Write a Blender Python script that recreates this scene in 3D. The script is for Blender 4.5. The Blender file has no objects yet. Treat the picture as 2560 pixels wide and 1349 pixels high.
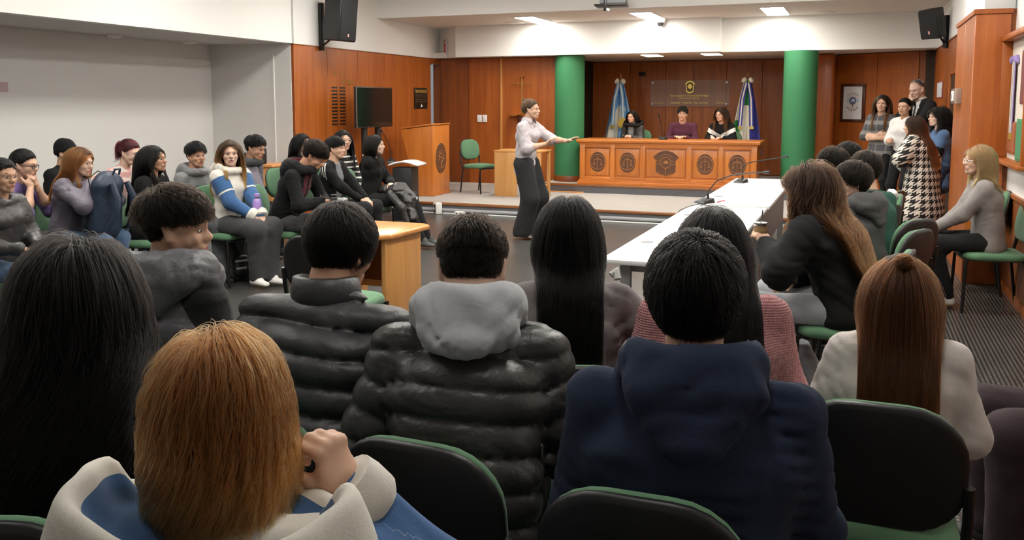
import bpy, bmesh, math, random
import numpy as np
from mathutils import Vector, Matrix, Euler, noise as mnoise

random.seed(7)
RNG = np.random.default_rng(7)
SC = bpy.context.scene
COL = SC.collection
R = math.radians

# ------------------------------------------------------------------ camera
CAM_H, FPX, CX, CY = 1.62, 2200.0, 1280.0, 495.0
PITCH = math.atan((495 - 260) / FPX)
YAW = math.atan(870 / math.hypot(FPX, 235))
cam_data = bpy.data.cameras.new('camera')
cam_data.sensor_width = 36.0
cam_data.lens = FPX / 2560 * 36.0
cam_data.shift_y = -(674.5 - CY) / 2560
cam_data.clip_start = 0.05
cam = bpy.data.objects.new('camera', cam_data)
cam.location = (0, 0, CAM_H)
cam.rotation_euler = (math.pi / 2 - PITCH, 0, YAW)
COL.objects.link(cam)
SC.camera = cam

# ------------------------------------------------------------------ world, exposure
w = bpy.data.worlds.new('world'); SC.world = w; w.use_nodes = True
w.node_tree.nodes['Background'].inputs[0].default_value = (0.9, 0.95, 1.0, 1)
w.node_tree.nodes['Background'].inputs[1].default_value = 0.25
SC.view_settings.view_transform = 'Standard'
SC.view_settings.look = 'None'
SC.view_settings.gamma = 1.0
SC.view_settings.use_curve_mapping = False
SC.view_settings.exposure = 0.12
LAMP_MAIN, LAMP_STAGE, LAMP_BENCH, LAMP_NEAR = 30.0, 36.0, 15.0, 9.0

# ------------------------------------------------------------------ pixel <-> room helpers (true distances)
_f = np.array([-math.sin(YAW) * math.cos(PITCH), math.cos(YAW) * math.cos(PITCH), -math.sin(PITCH)])
_r = np.array([math.cos(YAW), math.sin(YAW), 0.0])
_u = np.cross(_r, _f)
_C = np.array([0, 0, CAM_H])
def ray(px, py): return _f + _r * (px - CX) / FPX - _u * (py - CY) / FPX
def at_z(px, py, z): d = ray(px, py); return _C + d * ((z - CAM_H) / d[2])
def at_x(px, py, x): d = ray(px, py); return _C + d * (x / d[0])
def at_y(px, py, y): d = ray(px, py); return _C + d * (y / d[1])
def at_d(px, py, t): return _C + ray(px, py) * t

# ------------------------------------------------------------------ materials
MATS = {}
def nodes_of(m): return m.node_tree.nodes, m.node_tree.links
def mat(name, color=(.5, .5, .5), rough=.5, metal=0.0, spec=.5, emit=None, estr=0, alpha=1.0, sheen=0.0, coat=0.0, trans=0.0):
    if name in MATS: return MATS[name]
    m = bpy.data.materials.new(name); m.use_nodes = True
    b = m.node_tree.nodes['Principled BSDF']
    b.inputs['Base Color'].default_value = (*color, 1)
    b.inputs['Roughness'].default_value = rough
    b.inputs['Metallic'].default_value = metal
    b.inputs['Specular IOR Level'].default_value = spec
    b.inputs['Alpha'].default_value = alpha
    b.inputs['Sheen Weight'].default_value = sheen
    b.inputs['Coat Weight'].default_value = coat
    b.inputs['Transmission Weight'].default_value = trans
    if emit:
        b.inputs['Emission Color'].default_value = (*emit, 1)
        b.inputs['Emission Strength'].default_value = estr
    MATS[name] = m
    return m
def bsdf(m): return m.node_tree.nodes['Principled BSDF']
def nd(m, typ, **kw):
    n = m.node_tree.nodes.new(typ)
    for k, v in kw.items():
        if k in n.inputs: n.inputs[k].default_value = v
        else: setattr(n, k, v)
    return n
def lk(m, a, b): m.node_tree.links.new(a, b)
def coords(m, scale=(1, 1, 1), kind='Object', rot=(0, 0, 0)):
    t = nd(m, 'ShaderNodeTexCoord'); mp = nd(m, 'ShaderNodeMapping')
    mp.inputs['Scale'].default_value = scale; mp.inputs['Rotation'].default_value = rot
    lk(m, t.outputs[kind], mp.inputs['Vector']); return mp.outputs['Vector']
def ramp(m, fac, stops):
    r = nd(m, 'ShaderNodeValToRGB'); e = r.color_ramp.elements
    while len(e) < len(stops): e.new(.5)
    for el, (p, c) in zip(e, stops): el.position = p; el.color = (*c, 1)
    lk(m, fac, r.inputs['Fac']); return r.outputs['Color']
def bump(m, height, strength=.3, dist=.01):
    b = nd(m, 'ShaderNodeBump'); b.inputs['Strength'].default_value = strength; b.inputs['Distance'].default_value = dist
    lk(m, height, b.inputs['Height']); lk(m, b.outputs['Normal'], bsdf(m).inputs['Normal']); return b
def mixc(m, fac, a, b, blend='MIX'):
    x = nd(m, 'ShaderNodeMix', data_type='RGBA', blend_type=blend)
    if isinstance(fac, (int, float)): x.inputs['Factor'].default_value = fac
    else: lk(m, fac, x.inputs['Factor'])
    for s, v in (('A', a), ('B', b)):
        sock = [i for i in x.inputs if i.name == s and i.type == 'RGBA'][0]
        if isinstance(v, tuple): sock.default_value = (*v, 1)
        else: lk(m, v, sock)
    return [o for o in x.outputs if o.type == 'RGBA'][0]
def math_n(m, op, a, b=None, c=None):
    n = nd(m, 'ShaderNodeMath', operation=op)
    for i, v in enumerate((a, b, c)):
        if v is None: continue
        if isinstance(v, (int, float)): n.inputs[i].default_value = v
        else: lk(m, v, n.inputs[i])
    return n.outputs[0]
def xyz(m, kind='Object'):
    t = nd(m, 'ShaderNodeTexCoord'); s = nd(m, 'ShaderNodeSeparateXYZ'); lk(m, t.outputs[kind], s.inputs[0]); return s.outputs

def wood(name, dark, mid, light, rough=.32, axis='z', scale=1.0, coat=.25):
    if name in MATS: return MATS[name]
    m = mat(name, mid, rough, coat=coat)
    bsdf(m).inputs['Coat Roughness'].default_value = .2
    sc = {'z': (9, 9, .55), 'x': (.55, 9, 9), 'y': (9, .55, 9)}[axis]
    v = coords(m, tuple(s * scale for s in sc))
    oi = nd(m, 'ShaderNodeObjectInfo')
    add = nd(m, 'ShaderNodeVectorMath', operation='ADD'); lk(m, v, add.inputs[0])
    cmb = nd(m, 'ShaderNodeCombineXYZ')
    for i in range(3): lk(m, math_n(m, 'MULTIPLY', oi.outputs['Random'], 37.0 + i * 11), cmb.inputs[i])
    lk(m, cmb.outputs[0], add.inputs[1])
    n1 = nd(m, 'ShaderNodeTexNoise', Scale=1.3, Detail=4.0, Roughness=.55, Distortion=.6); lk(m, add.outputs[0], n1.inputs['Vector'])
    n2 = nd(m, 'ShaderNodeTexNoise', Scale=7.0, Detail=6.0, Roughness=.7, Distortion=.2); lk(m, add.outputs[0], n2.inputs['Vector'])
    f = math_n(m, 'ADD', math_n(m, 'MULTIPLY', n1.outputs['Fac'], .65), math_n(m, 'MULTIPLY', n2.outputs['Fac'], .35))
    c = ramp(m, f, [(.32, dark), (.5, mid), (.68, light)])
    hv = nd(m, 'ShaderNodeHueSaturation'); lk(m, c, hv.inputs['Color'])
    lk(m, math_n(m, 'MULTIPLY_ADD', oi.outputs['Random'], .16, .92), hv.inputs['Value'])
    lk(m, hv.outputs[0], bsdf(m).inputs['Base Color'])
    bump(m, n2.outputs['Fac'], .06, .004)
    return m

def fabric(name, color, rough=.85, var=.12, scale=260, bstr=.25, fold=.0, sheen=.15, fscale=9.0, spec=.25):
    if name in MATS: return MATS[name]
    m = mat(name, color, rough, sheen=sheen if max(color) > .1 else .02, spec=spec)
    v = coords(m)
    n = nd(m, 'ShaderNodeTexNoise', Scale=float(scale), Detail=2.0); lk(m, v, n.inputs['Vector'])
    n2 = nd(m, 'ShaderNodeTexNoise', Scale=fscale, Detail=4.0, Distortion=.8); lk(m, v, n2.inputs['Vector'])
    f = math_n(m, 'ADD', math_n(m, 'MULTIPLY', n.outputs['Fac'], .5), math_n(m, 'MULTIPLY', n2.outputs['Fac'], .5))
    lo = tuple(max(0, c * (1 - var)) for c in color); hi = tuple(min(1, c * (1 + var)) for c in color)
    lk(m, ramp(m, f, [(.3, lo), (.7, hi)]), bsdf(m).inputs['Base Color'])
    h = math_n(m, 'ADD', math_n(m, 'MULTIPLY', n.outputs['Fac'], .06), math_n(m, 'MULTIPLY', n2.outputs['Fac'], fold))
    bump(m, h, bstr, .03)
    return m

# ------------------------------------------------------------------ object helpers
def link(o, parent=None):
    COL.objects.link(o)
    if parent is not None: o.parent = parent
    return o
def tag(o, label=None, cat=None, group=None, kind=None):
    for k, v in (('label', label), ('category', cat), ('group', group), ('kind', kind)):
        if v: o[k] = v
    return o
def empty(name, loc=(0, 0, 0), rz=0.0, label=None, cat=None, group=None):
    o = bpy.data.objects.new(name, None); o.empty_display_size = .1
    o.location = loc; o.rotation_euler = (0, 0, rz); COL.objects.link(o)
    return tag(o, label, cat, group)
def mesh(name, V, F, m, parent=None, smooth=False, mi=None, loc=None, rot=None):
    me = bpy.data.meshes.new(name)
    me.from_pydata([tuple(map(float, v)) for v in V] if not isinstance(V, np.ndarray) else V.tolist(), [], F if isinstance(F, list) else F.tolist())
    for x in (m if isinstance(m, (list, tuple)) else [m]): me.materials.append(x)
    if mi is not None: me.polygons.foreach_set('material_index', np.asarray(mi, dtype=np.int32))
    if smooth: me.polygons.foreach_set('use_smooth', np.ones(len(me.polygons), dtype=bool))
    me.update()
    o = bpy.data.objects.new(name, me)
    if loc is not None: o.location = loc
    if rot is not None: o.rotation_euler = rot
    return link(o, parent)
class MB:
    """collects verts / faces of one part"""
    def __init__(s): s.V = []; s.F = []; s.M = []
    def add(s, V, F, mi=0, T=None):
        b = len(s.V)
        for v in V: s.V.append(tuple(T @ Vector(v)) if T is not None else tuple(v))
        for f in F: s.F.append([b + i for i in f]); s.M.append(mi)
        return s
    def box(s, x0, x1, y0, y1, z0, z1, mi=0, T=None):
        V = [(x0, y0, z0), (x1, y0, z0), (x1, y1, z0), (x0, y1, z0), (x0, y0, z1), (x1, y0, z1), (x1, y1, z1), (x0, y1, z1)]
        F = [(0, 3, 2, 1), (4, 5, 6, 7), (0, 1, 5, 4), (1, 2, 6, 5), (2, 3, 7, 6), (3, 0, 4, 7)]
        return s.add(V, F, mi, T)
    def tube(s, pts, r, n=10, mi=0, cap=True, T=None):
        pts = [Vector(p) for p in pts]; rs = r if isinstance(r, (list, tuple)) else [r] * len(pts)
        V = []; F = []; prev = None
        for i, p in enumerate(pts):
            d = (pts[min(i + 1, len(pts) - 1)] - pts[max(i - 1, 0)]).normalized()
            if prev is None: a = d.orthogonal().normalized()
            else: a = (prev - d * prev.dot(d)).normalized()
            prev = a; b = d.cross(a)
            for k in range(n):
                t = 2 * math.pi * k / n; V.append(p + (a * math.cos(t) + b * math.sin(t)) * rs[i])
        for i in range(len(pts) - 1):
            for k in range(n):
                k2 = (k + 1) % n; F.append((i * n + k, i * n + k2, (i + 1) * n + k2, (i + 1) * n + k))
        if cap: F.append(tuple(range(n - 1, -1, -1))); F.append(tuple(range((len(pts) - 1) * n, len(pts) * n)))
        return s.add(V, F, mi, T)
    def lathe(s, prof, n=24, mi=0, T=None, cap=True):
        V = []; F = []
        for (r_, z) in prof:
            for k in range(n): t = 2 * math.pi * k / n; V.append((r_ * math.cos(t), r_ * math.sin(t), z))
        for i in range(len(prof) - 1):
            for k in range(n):
                k2 = (k + 1) % n; F.append((i * n + k, i * n + k2, (i + 1) * n + k2, (i + 1) * n + k))
        if cap: F.append(tuple(range(n - 1, -1, -1))); F.append(tuple(range((len(prof) - 1) * n, len(prof) * n)))
        return s.add(V, F, mi, T)
    def prism(s, poly, d0, d1, mi=0, T=None):
        """polygon in local x/z extruded along y"""
        n = len(poly); V = [(x, d0, z) for x, z in poly] + [(x, d1, z) for x, z in poly]
        F = [tuple(range(n)), tuple(range(2 * n - 1, n - 1, -1))] + [(i, i + n, (i + 1) % n + n, (i + 1) % n) for i in range(n)]
        return s.add(V, F, mi, T)
    def build(s, name, m, parent=None, smooth=False, bevel=0, seg=2, loc=None, rot=None):
        me = bpy.data.meshes.new(name); me.from_pydata(s.V, [], s.F)
        for x in (m if isinstance(m, (list, tuple)) else [m]): me.materials.append(x)
        me.polygons.foreach_set('material_index', np.array(s.M, dtype=np.int32))
        bm = bmesh.new(); bm.from_mesh(me); bmesh.ops.recalc_face_normals(bm, faces=bm.faces)
        if bevel: bmesh.ops.bevel(bm, geom=[e for e in bm.edges if e.calc_face_angle(0) > .4], offset=bevel, segments=seg, affect='EDGES', profile=.5, clamp_overlap=True)
        bm.to_mesh(me); bm.free()
        if smooth or bevel:
            for p in me.polygons: p.use_smooth = True
            me.set_sharp_from_angle(angle=R(35 if not bevel else 40))
        o = bpy.data.objects.new(name, me)
        if loc is not None: o.location = loc
        if rot is not None: o.rotation_euler = rot
        return link(o, parent)
def box(name, x0, x1, y0, y1, z0, z1, m, parent=None, bevel=0.0, seg=2):
    return MB().box(x0, x1, y0, y1, z0, z1).build(name, m, parent, bevel=bevel, seg=seg)
def struct(o): o['kind'] = 'structure'; return o
def text(name, body, size, m, parent=None, loc=(0, 0, 0), rot=(0, 0, 0), ext=.0015, align='CENTER', sx=1.0):
    c = bpy.data.curves.new(name, 'FONT'); c.body = body; c.size = size; c.extrude = ext; c.align_x = align; c.align_y = 'CENTER'
    c.resolution_u = 2; c.materials.append(m)
    t = bpy.data.objects.new(name, c); me = bpy.data.meshes.new_from_object(t); me.name = name; bpy.data.objects.remove(t); bpy.data.curves.remove(c)
    if not me.materials: me.materials.append(m)
    o = bpy.data.objects.new(name, me); o.location = loc; o.rotation_euler = rot; o.scale = (sx, 1, 1)
    return link(o, parent)
def copy_tree(o, parent=None):
    c = o.copy(); COL.objects.link(c); c.parent = parent
    for ch in list(o.children): copy_tree(ch, c)
    return c
# ------------------------------------------------------------------ shared materials
WOOD = wood('wall_wood', (.24, .056, .007), (.355, .090, .011), (.43, .122, .018), rough=.42, coat=.08)
WOOD_DARK = wood('wall_wood_dark', (.16, .040, .007), (.225, .056, .009), (.28, .075, .013), rough=.45, coat=.06)
WOOD_DESK = wood('desk_wood', (.45, .13, .022), (.56, .18, .032), (.66, .235, .05), rough=.3)
WOOD_DESKX = wood('desk_wood_long', (.45, .13, .022), (.56, .18, .032), (.66, .235, .05), rough=.3, axis='x')
WOOD_LITE = wood('light_wood', (.47, .20, .055), (.56, .26, .075), (.63, .31, .10), rough=.4)
WOOD_LITEX = wood('light_wood_long', (.60, .23, .06), (.69, .29, .085), (.75, .35, .12), rough=.3, axis='x')
def plaster(name, c, rough=.9):
    m = mat(name, c, rough, spec=.2); v = coords(m)
    n = nd(m, 'ShaderNodeTexNoise', Scale=90.0, Detail=4.0); lk(m, v, n.inputs['Vector'])
    bump(m, n.outputs['Fac'], .08, .01); return m
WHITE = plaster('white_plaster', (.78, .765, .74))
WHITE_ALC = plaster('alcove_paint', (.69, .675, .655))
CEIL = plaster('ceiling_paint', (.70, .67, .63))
BLACKP = mat('black_plastic', (.012, .012, .013), .45)
BLACKM = mat('black_metal', (.01, .01, .011), .35, spec=.5)
BRASS = mat('brass', (.72, .50, .16), .28, 1.0)
STEEL = mat('steel', (.55, .55, .56), .3, 1.0)
WHITEP = mat('white_plastic', (.8, .8, .78), .4)
GREYP = mat('grey_plastic', (.22, .22, .23), .5)
EMBD = wood('emblem_wood', (.085, .032, .014), (.12, .046, .02), (.15, .06, .027), rough=.5)
EMBL = mat('emblem_line', (.42, .17, .05), .45)
GOLD = mat('gold_print', (.70, .52, .14), .35, .7)
BLACKT = mat('black_print', (.02, .012, .008), .5)

# floor: black studded rubber sheet
FLOOR = mat('studded_rubber', (.035, .034, .033), .3, spec=.5)
_v = coords(FLOOR, (1, 1, 1), rot=(0, 0, R(0)))
_vo = nd(FLOOR, 'ShaderNodeTexVoronoi', feature='F1', Scale=38.0, Randomness=0.0); lk(FLOOR, _v, _vo.inputs['Vector'])
_st = nd(FLOOR, 'ShaderNodeMapRange', interpolation_type='SMOOTHSTEP'); _st.inputs[1].default_value = .36; _st.inputs[2].default_value = .24; _st.inputs[3].default_value = 0; _st.inputs[4].default_value = 1
lk(FLOOR, _vo.outputs['Distance'], _st.inputs[0])
_n = nd(FLOOR, 'ShaderNodeTexNoise', Scale=2.2, Detail=5.0); lk(FLOOR, _v, _n.inputs['Vector'])
_c = ramp(FLOOR, _n.outputs['Fac'], [(.3, (.014, .0135, .013)), (.7, (.024, .023, .022))])
lk(FLOOR, mixc(FLOOR, _st.outputs[0], _c, (.15, .145, .138)), bsdf(FLOOR).inputs['Base Color'])
lk(FLOOR, math_n(FLOOR, 'MULTIPLY_ADD', _n.outputs['Fac'], .12, .24), bsdf(FLOOR).inputs['Roughness'])
bump(FLOOR, _st.outputs[0], .35, .003); bsdf(FLOOR).inputs['Specular IOR Level'].default_value = .3

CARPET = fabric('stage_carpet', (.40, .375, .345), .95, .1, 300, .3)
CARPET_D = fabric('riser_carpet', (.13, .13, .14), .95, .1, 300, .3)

XL, XA, XR, YB, ZM = -7.29, -8.70, 1.24, -2.6, 3.5

# ------------------------------------------------------------------ floor and platforms
struct(box('floor', XA - .1, XR + .2, YB - .1, 17.2, -.1, 0, FLOOR))
plat = struct(box('floor_stage', XL, 1.05, 11.82, 15.4, 0.0, .15, [CARPET]))
box('stage_nosing', XL, 1.05, 11.785, 11.86, .118, .153, wood('nosing_wood', (.20, .07, .02), (.27, .10, .03), (.33, .13, .045), axis='x'), plat, .006)
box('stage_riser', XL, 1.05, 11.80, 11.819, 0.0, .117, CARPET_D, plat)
plat2 = struct(box('floor_dais', -5.0, -.45, 14.06, 17.1, .15, .29, CARPET))
box('dais_nosing', -5.0, -.45, 14.025, 14.10, .258, .293, MATS['nosing_wood'], plat2, .006)
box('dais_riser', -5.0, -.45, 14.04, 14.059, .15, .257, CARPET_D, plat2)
tr = tag(MB().tube([(XL + .05, 11.755, .05), (1.0, 11.755, .05)], .028, 12).build('conduit_pipe', mat('grey_paint', (.30, .30, .31), .4), smooth=True), 'grey conduit pipe along the foot of the stage', 'pipe')
tag(MB().box(XL + .05, 1.0, 11.70, 11.726, 0.001, .02).build('cable_trunking', WHITEP, bevel=.003), 'thin white cable trunking on the floor before the stage', 'trunking')

# ------------------------------------------------------------------ ceilings
mc = struct(box('ceiling', XL - .1, XR + .1, YB, 12.72, ZM, ZM + .1, CEIL))
struct(box('ceiling_stage', XL, XR, 12.73, 14.75, 2.99, 3.09, CEIL))
struct(box('ceiling_dais', -7.6, 1.3, 14.62, 17.1, 2.452, 2.55, CEIL))
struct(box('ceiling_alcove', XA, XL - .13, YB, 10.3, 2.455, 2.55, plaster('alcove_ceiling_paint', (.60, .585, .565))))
struct(box('trim_1', XL, XR, 12.60, 12.72, 2.99, ZM, WHITE))
struct(box('trim_2', -6.72, -2.1, 14.35, 14.60, 2.45, 2.99, WHITE))
struct(box('trim_3', -2.1, 1.06, 14.55, 14.75, 2.45, 2.99, WHITE))
p = MB(); p.add([(XL, 14.86, 2.45), (-6.72, 14.35, 2.45), (-6.72, 14.62, 2.45), (XL, 15.0, 2.45), (XL, 14.86, 2.99), (-6.72, 14.35, 2.99), (-6.72, 14.62, 2.99), (XL, 15.0, 2.99)],
      [(0, 3, 2, 1), (4, 5, 6, 7), (0, 1, 5, 4), (1, 2, 6, 5), (2, 3, 7, 6), (3, 0, 4, 7)])
struct(p.build('trim_4', WHITE))

# ------------------------------------------------------------------ walls
wl = struct(box('wall_left', XL - .13, XL, YB, 14.9, 2.45, ZM, WHITE))
box('fascia_joint', XL - .004, XL + .006, 10.285, 10.32, 2.45, ZM, mat('joint_paint', (.45, .44, .43), .8), wl)
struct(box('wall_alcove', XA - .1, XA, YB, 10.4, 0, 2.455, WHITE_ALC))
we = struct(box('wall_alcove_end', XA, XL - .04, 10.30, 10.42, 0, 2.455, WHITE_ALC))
box('corner_bead', -7.62, -7.605, 10.285, 10.30, 0, 2.30, WHITE, we)
wlp = struct(box('wall_left_panelling', XL - .13, XL - .022, 10.31, 14.50, 0, 2.449, WOOD_DARK))
ys = [10.315, 11.14, 11.98, 12.81, 13.68, 14.50]
for a, b in zip(ys[:-1], ys[1:]):
    box('panel', XL - .022, XL, a + .004, b - .004, .0, 2.435, WOOD, wlp, .003, 1)
box('panel_cornice', XL - .022, XL + .006, 10.315, 14.50, 2.436, 2.449, WOOD_DARK, wlp)
# opening beside the stage and the panels behind it
struct(box('wall_corridor', XL - .9, XL - .8, 14.3, 15.8, 0, 2.5, mat('corridor_paint', (.33, .33, .34), .8)))
dr = struct(box('door_1', XL - .05, XL + .02, 14.5, 14.98, 2.345, 2.449, WOOD))
box('door_track', XL - .04, XL + .05, 14.52, 14.98, 2.335, 2.352, STEEL, dr)
wf = struct(box('wall_front_left', XL - .1, -4.96, 14.80, 14.9, .15, 2.449, WOOD_DARK))
box('panel', XL + .08, -6.655, 14.772, 14.80, .17, 2.44, WOOD_DARK, wf, .003, 1)
box('panel', -6.645, -6.01, 14.752, 14.80, .17, 2.44, WOOD, wf, .003, 1)
box('panel', -6.0, -4.97, 14.752, 14.80, .17, 2.44, WOOD, wf, .003, 1)
box('panel_strip', -6.025, -5.985, 14.738, 14.752, .17, 2.44, WOOD_LITE, wf, .004, 1)
struct(box('baseboard_front_left', XL + .1, -4.97, 14.72, 14.75, .15, .185, mat('pale_skirting', (.62, .58, .52), .5)))
struct(box('wall_dais_left', -5.06, -4.97, 14.9, 17.1, .15, 2.45, mat('dark_gap', (.03, .017, .01), .7)))
wb = struct(box('wall_dais', -5.0, -.45, 17.03, 17.1, .29, 2.45, WOOD_DARK))
xs = [-4.96, -4.2, -3.5, -2.98, -2.35, -1.7, -1.1, -.5]
for a, b in zip(xs[:-1], xs[1:]):
    box('panel', a + .003, b - .003, 17.0, 17.03, .30, 2.44, WOOD, wb, .003, 1)
wdr = struct(box('wall_dais_right', -.62, -.44, 15.55, 17.1, .15, 2.45, WOOD_DARK))
box('rounded_pilaster', -.70, -.40, 15.50, 15.64, .15, 2.45, WOOD, wdr, .06, 5)
# angled wall behind the standing group
ang = math.atan2(15.22 - 16.0, .95 + .42); L = math.hypot(.95 + .42, .78)
wr = struct(MB().box(0, L, .03, .1, .15, 2.449).build('wall_front_right', WOOD_DARK, loc=(-.42, 16.0, 0), rot=(0, 0, ang)))
for a, b in ((0.0, .76), (.76, L - .13), (L - .125, L)):
    MB().box(a + .003, b - .003, 0, .03, .16, 2.44).build('panel', WOOD_DARK if b == L else WOOD, wr, bevel=.003, seg=1)
struct(box('wall_gap', .93, 1.07, 15.1, 15.3, .15, 2.45, MATS['dark_gap']))
# right wall
struct(box('wall_right_far', 1.05, XR + .1, 10.41, 15.4, 2.45, ZM, WHITE))
wrf = struct(box('wall_right_panelling', 1.075, XR + .1, 10.41, 15.15, 0, 2.449, WOOD_DARK))
for a, b in ((10.42, 11.55), (12.62, 13.4), (13.4, 15.1)):
    box('panel', 1.05, 1.075, a + .003, b - .003, 0, 2.43, WOOD, wrf, .003, 1)
box('panel', 1.05, 1.075, 11.56, 12.61, 1.99, 2.43, WOOD, wrf, .003, 1)
box('panel_cornice', 1.04, 1.075, 10.42, 15.1, 2.431, 2.449, WOOD_DARK, wrf)
d2 = struct(box('door_2', 1.069, 1.074, 11.58, 12.59, 0.15, 1.97, mat('dark_door', (.035, .02, .012), .4)))
pl = struct(box('wall_pilaster', .94, XR, 8.86, 10.40, 0, 2.449, WOOD_DARK))
box('panel', .92, .94, 8.86, 9.62, 0, 2.405, WOOD, pl, .003, 1); box('panel', .92, .94, 9.63, 10.40, 0, 2.405, WOOD, pl, .003, 1)
box('panel', .922, XR - .04, 8.84, 8.86, 0, 2.405, wood('front_wood', (.30, .07, .012), (.40, .105, .018), (.48, .14, .028)), pl, .003, 1)
box('panel_cornice', .905, XR - .03, 8.825, 10.40, 2.406, 2.449, WOOD, pl, .003, 1)
struct(box('wall_pilaster_top', 1.0, XR, 8.95, 10.45, 2.45, ZM, WHITE))
wrn = struct(box('wall_right', XR, XR + .1, YB, 8.86, 0, ZM, WHITE))
for k in range(12):
    y1 = 8.80 - k * .92
    box('wainscot_panel', XR - .014, XR, y1 - .915, y1, .08, .83, WOOD_DARK, wrn, .003, 1)
box('wainscot_rail', XR - .03, XR, YB, 8.83, .832, .872, WOOD, wrn, .006, 2)
struct(box('baseboard_right', XR - .02, XR, YB, 8.84, 0, .078, WOOD))
struct(box('wall_back', XA, XR + .1, YB - .1, YB, 0, ZM, WHITE))

# ------------------------------------------------------------------ lamps of the room
PANEL_E = mat('lamp_diffuser', (1, 1, 1), .5, emit=(1, .97, .90), estr=LAMP_MAIN)
PANEL_S = mat('stage_lamp_diffuser', (1, 1, 1), .5, emit=(1, .96, .88), estr=LAMP_STAGE)
PANEL_B = mat('bench_lamp_diffuser', (1, 1, 1), .5, emit=(1, .88, .62), estr=LAMP_BENCH)
PANEL_N = mat('dimmed_lamp_diffuser', (1, 1, 1), .5, emit=(1, .97, .90), estr=LAMP_NEAR)
def ceiling_lamp(x, y, z, wx, wy, m, label, group):
    e = empty('ceiling_lamp', (x, y, z), 0, label, 'lamp', group)
    MB().box(-wx / 2 - .02, wx / 2 + .02, -wy / 2 - .02, wy / 2 + .02, -.008, .03).build('frame', WHITEP, e)
    MB().box(-wx / 2, wx / 2, -wy / 2, wy / 2, -.014, -.009).build('diffuser', m, e)
for i, x in enumerate((-4.98, -3.12, -1.22)):
    ceiling_lamp(x, 13.72, 2.985, .30, 1.1, PANEL_S, ['recessed lamp panel above the lectern end of the stage', 'recessed lamp panel nearest the dome camera', 'recessed lamp panel nearest the right loudspeaker'][i], 'stage lamp panels')
for i, x in enumerate((-3.32, -2.32)):
    ceiling_lamp(x, 14.95, 2.447, .28, .5, PANEL_B, ['low lamp panel over the girl in the fur-trimmed coat', 'low lamp panel over the two students at the right of the bench'][i], 'lamps over the bench')
for y, yn in ((1.7, 'over the foreground rows'), (4.6, 'nearer the camera'), (7.4, 'in the middle row'), (10.2, 'in the row by the stage')):
    for x, xn in ((-5.6, 'left'), (-2.9, 'centre'), (-.4, 'right')):
        ceiling_lamp(x, y, ZM - .005,   .6, 1.2, PANEL_N if y < 2 else PANEL_E, 'lamp panel in the main ceiling %s, %s one' % (yn, xn), 'main ceiling lamp panels')
# ------------------------------------------------------------------ chairs
GREEN = fabric('green_upholstery', (.10, .21, .115), .85, .12, 420, .3)
GREEN_L = GREEN
def rounded_poly(hw, h0, h1, r0, r1, n=6):
    """outline x/z: bottom corners radius r0, top corners radius r1"""
    P = []
    for cx, cz, r, a0 in ((hw - r0, h0 + r0, r0, -90), (hw - r1, h1 - r1, r1, 0), (-hw + r1, h1 - r1, r1, 90), (-hw + r0, h0 + r0, r0, 180)):
        for k in range(n + 1): a = R(a0 + 90 * k / n); P.append((cx + r * math.cos(a), cz + r * math.sin(a)))
    return P
def shell(outline, y0, t0, t1, curve, crown):
    """curved pad: outline in x/z, concave about the sitter; rings inset toward a domed face"""
    cx = 0; cz = sum(z for _, z in outline) / len(outline)
    V = []; F = []; n = len(outline)
    rings = [(1.0, t0), (1.0, t1 * .55), (.97, t1 * .85), (.90, t1), (.55, t1 + crown), (.2, t1 + crown * 1.15)]
    for s, t in rings:
        for x, z in outline:
            X = cx + (x - cx) * s; Z = cz + (z - cz) * s
            V.append((X, y0 + t + curve * X * X, Z))
    for i in range(len(rings) - 1):
        for k in range(n): k2 = (k + 1) % n; F.append((i * n + k, i * n + k2, (i + 1) * n + k2, (i + 1) * n + k))
    F.append(tuple(range((len(rings) - 1) * n, len(rings) * n))); F.append(tuple(range(n - 1, -1, -1)))
    return V, F
def make_chair():
    e = empty('chair')
    # seat pad (local +y is forward)
    o = rounded_poly(.225, -.225, .225, .10, .11)
    V, F = shell(o, 0, 0, .05, -.10, .012)
    V = [(x, z, .425 + y) for x, y, z in V]
    seat = mesh('seat', V, [f[::-1] for f in F], GREEN, e, True)
    V, F = shell(rounded_poly(.215, -.215, .215, .10, .10), 0, 0, .012, 0, .002)
    mesh('seat_pan', [(x, z, .424 - y) for x, y, z in V], F, BLACKP, e, True)
    tilt = Matrix.Translation((0, -.225, .45)) @ Matrix.Rotation(R(9), 4, 'X')
    o = rounded_poly(.205, .10, .43, .13, .14)
    V, F = shell(o, 0, 0, .035, .35, .010)
    mesh('backrest', [tuple(tilt @ Vector(v)) for v in V], [f[::-1] for f in F], GREEN, e, True)
    V, F = shell(rounded_poly(.21, .095, .435, .13, .145), 0, 0, .018, -.35, .004)
    mesh('back_shell', [tuple(tilt @ Vector((x, -y, z))) for x, y, z in V], F, BLACKP, e, True)
    for s in (-1, 1):
        MB().tube([(s * .205, .21, .415), (s * .21, .225, .0)], .0125, 10).build('leg', BLACKM, e, True)
        MB().tube([(s * .205, -.20, .415), (s * .212, -.255, .0)], .0125, 10).build('leg', BLACKM, e, True)
        b = [tuple(tilt @ Vector(v)) for v in ((s * .212, .004, .02), (s * .214, .0, .14), (s * .212, .002, .235))]
        MB().tube([(s * .205, -.20, .405)] + b, .0135, 10).build('back_post', BLACKM, e, True)
    MB().tube([(-.205, .20, .408), (.205, .20, .408)], .011, 8).build('cross_rail', BLACKM, e, True)
    MB().tube([(-.205, -.20, .408), (.205, -.20, .408)], .011, 8).build('cross_rail', BLACKM, e, True)
    return e
CHAIR0 = make_chair(); CH_USED = [False]
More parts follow.
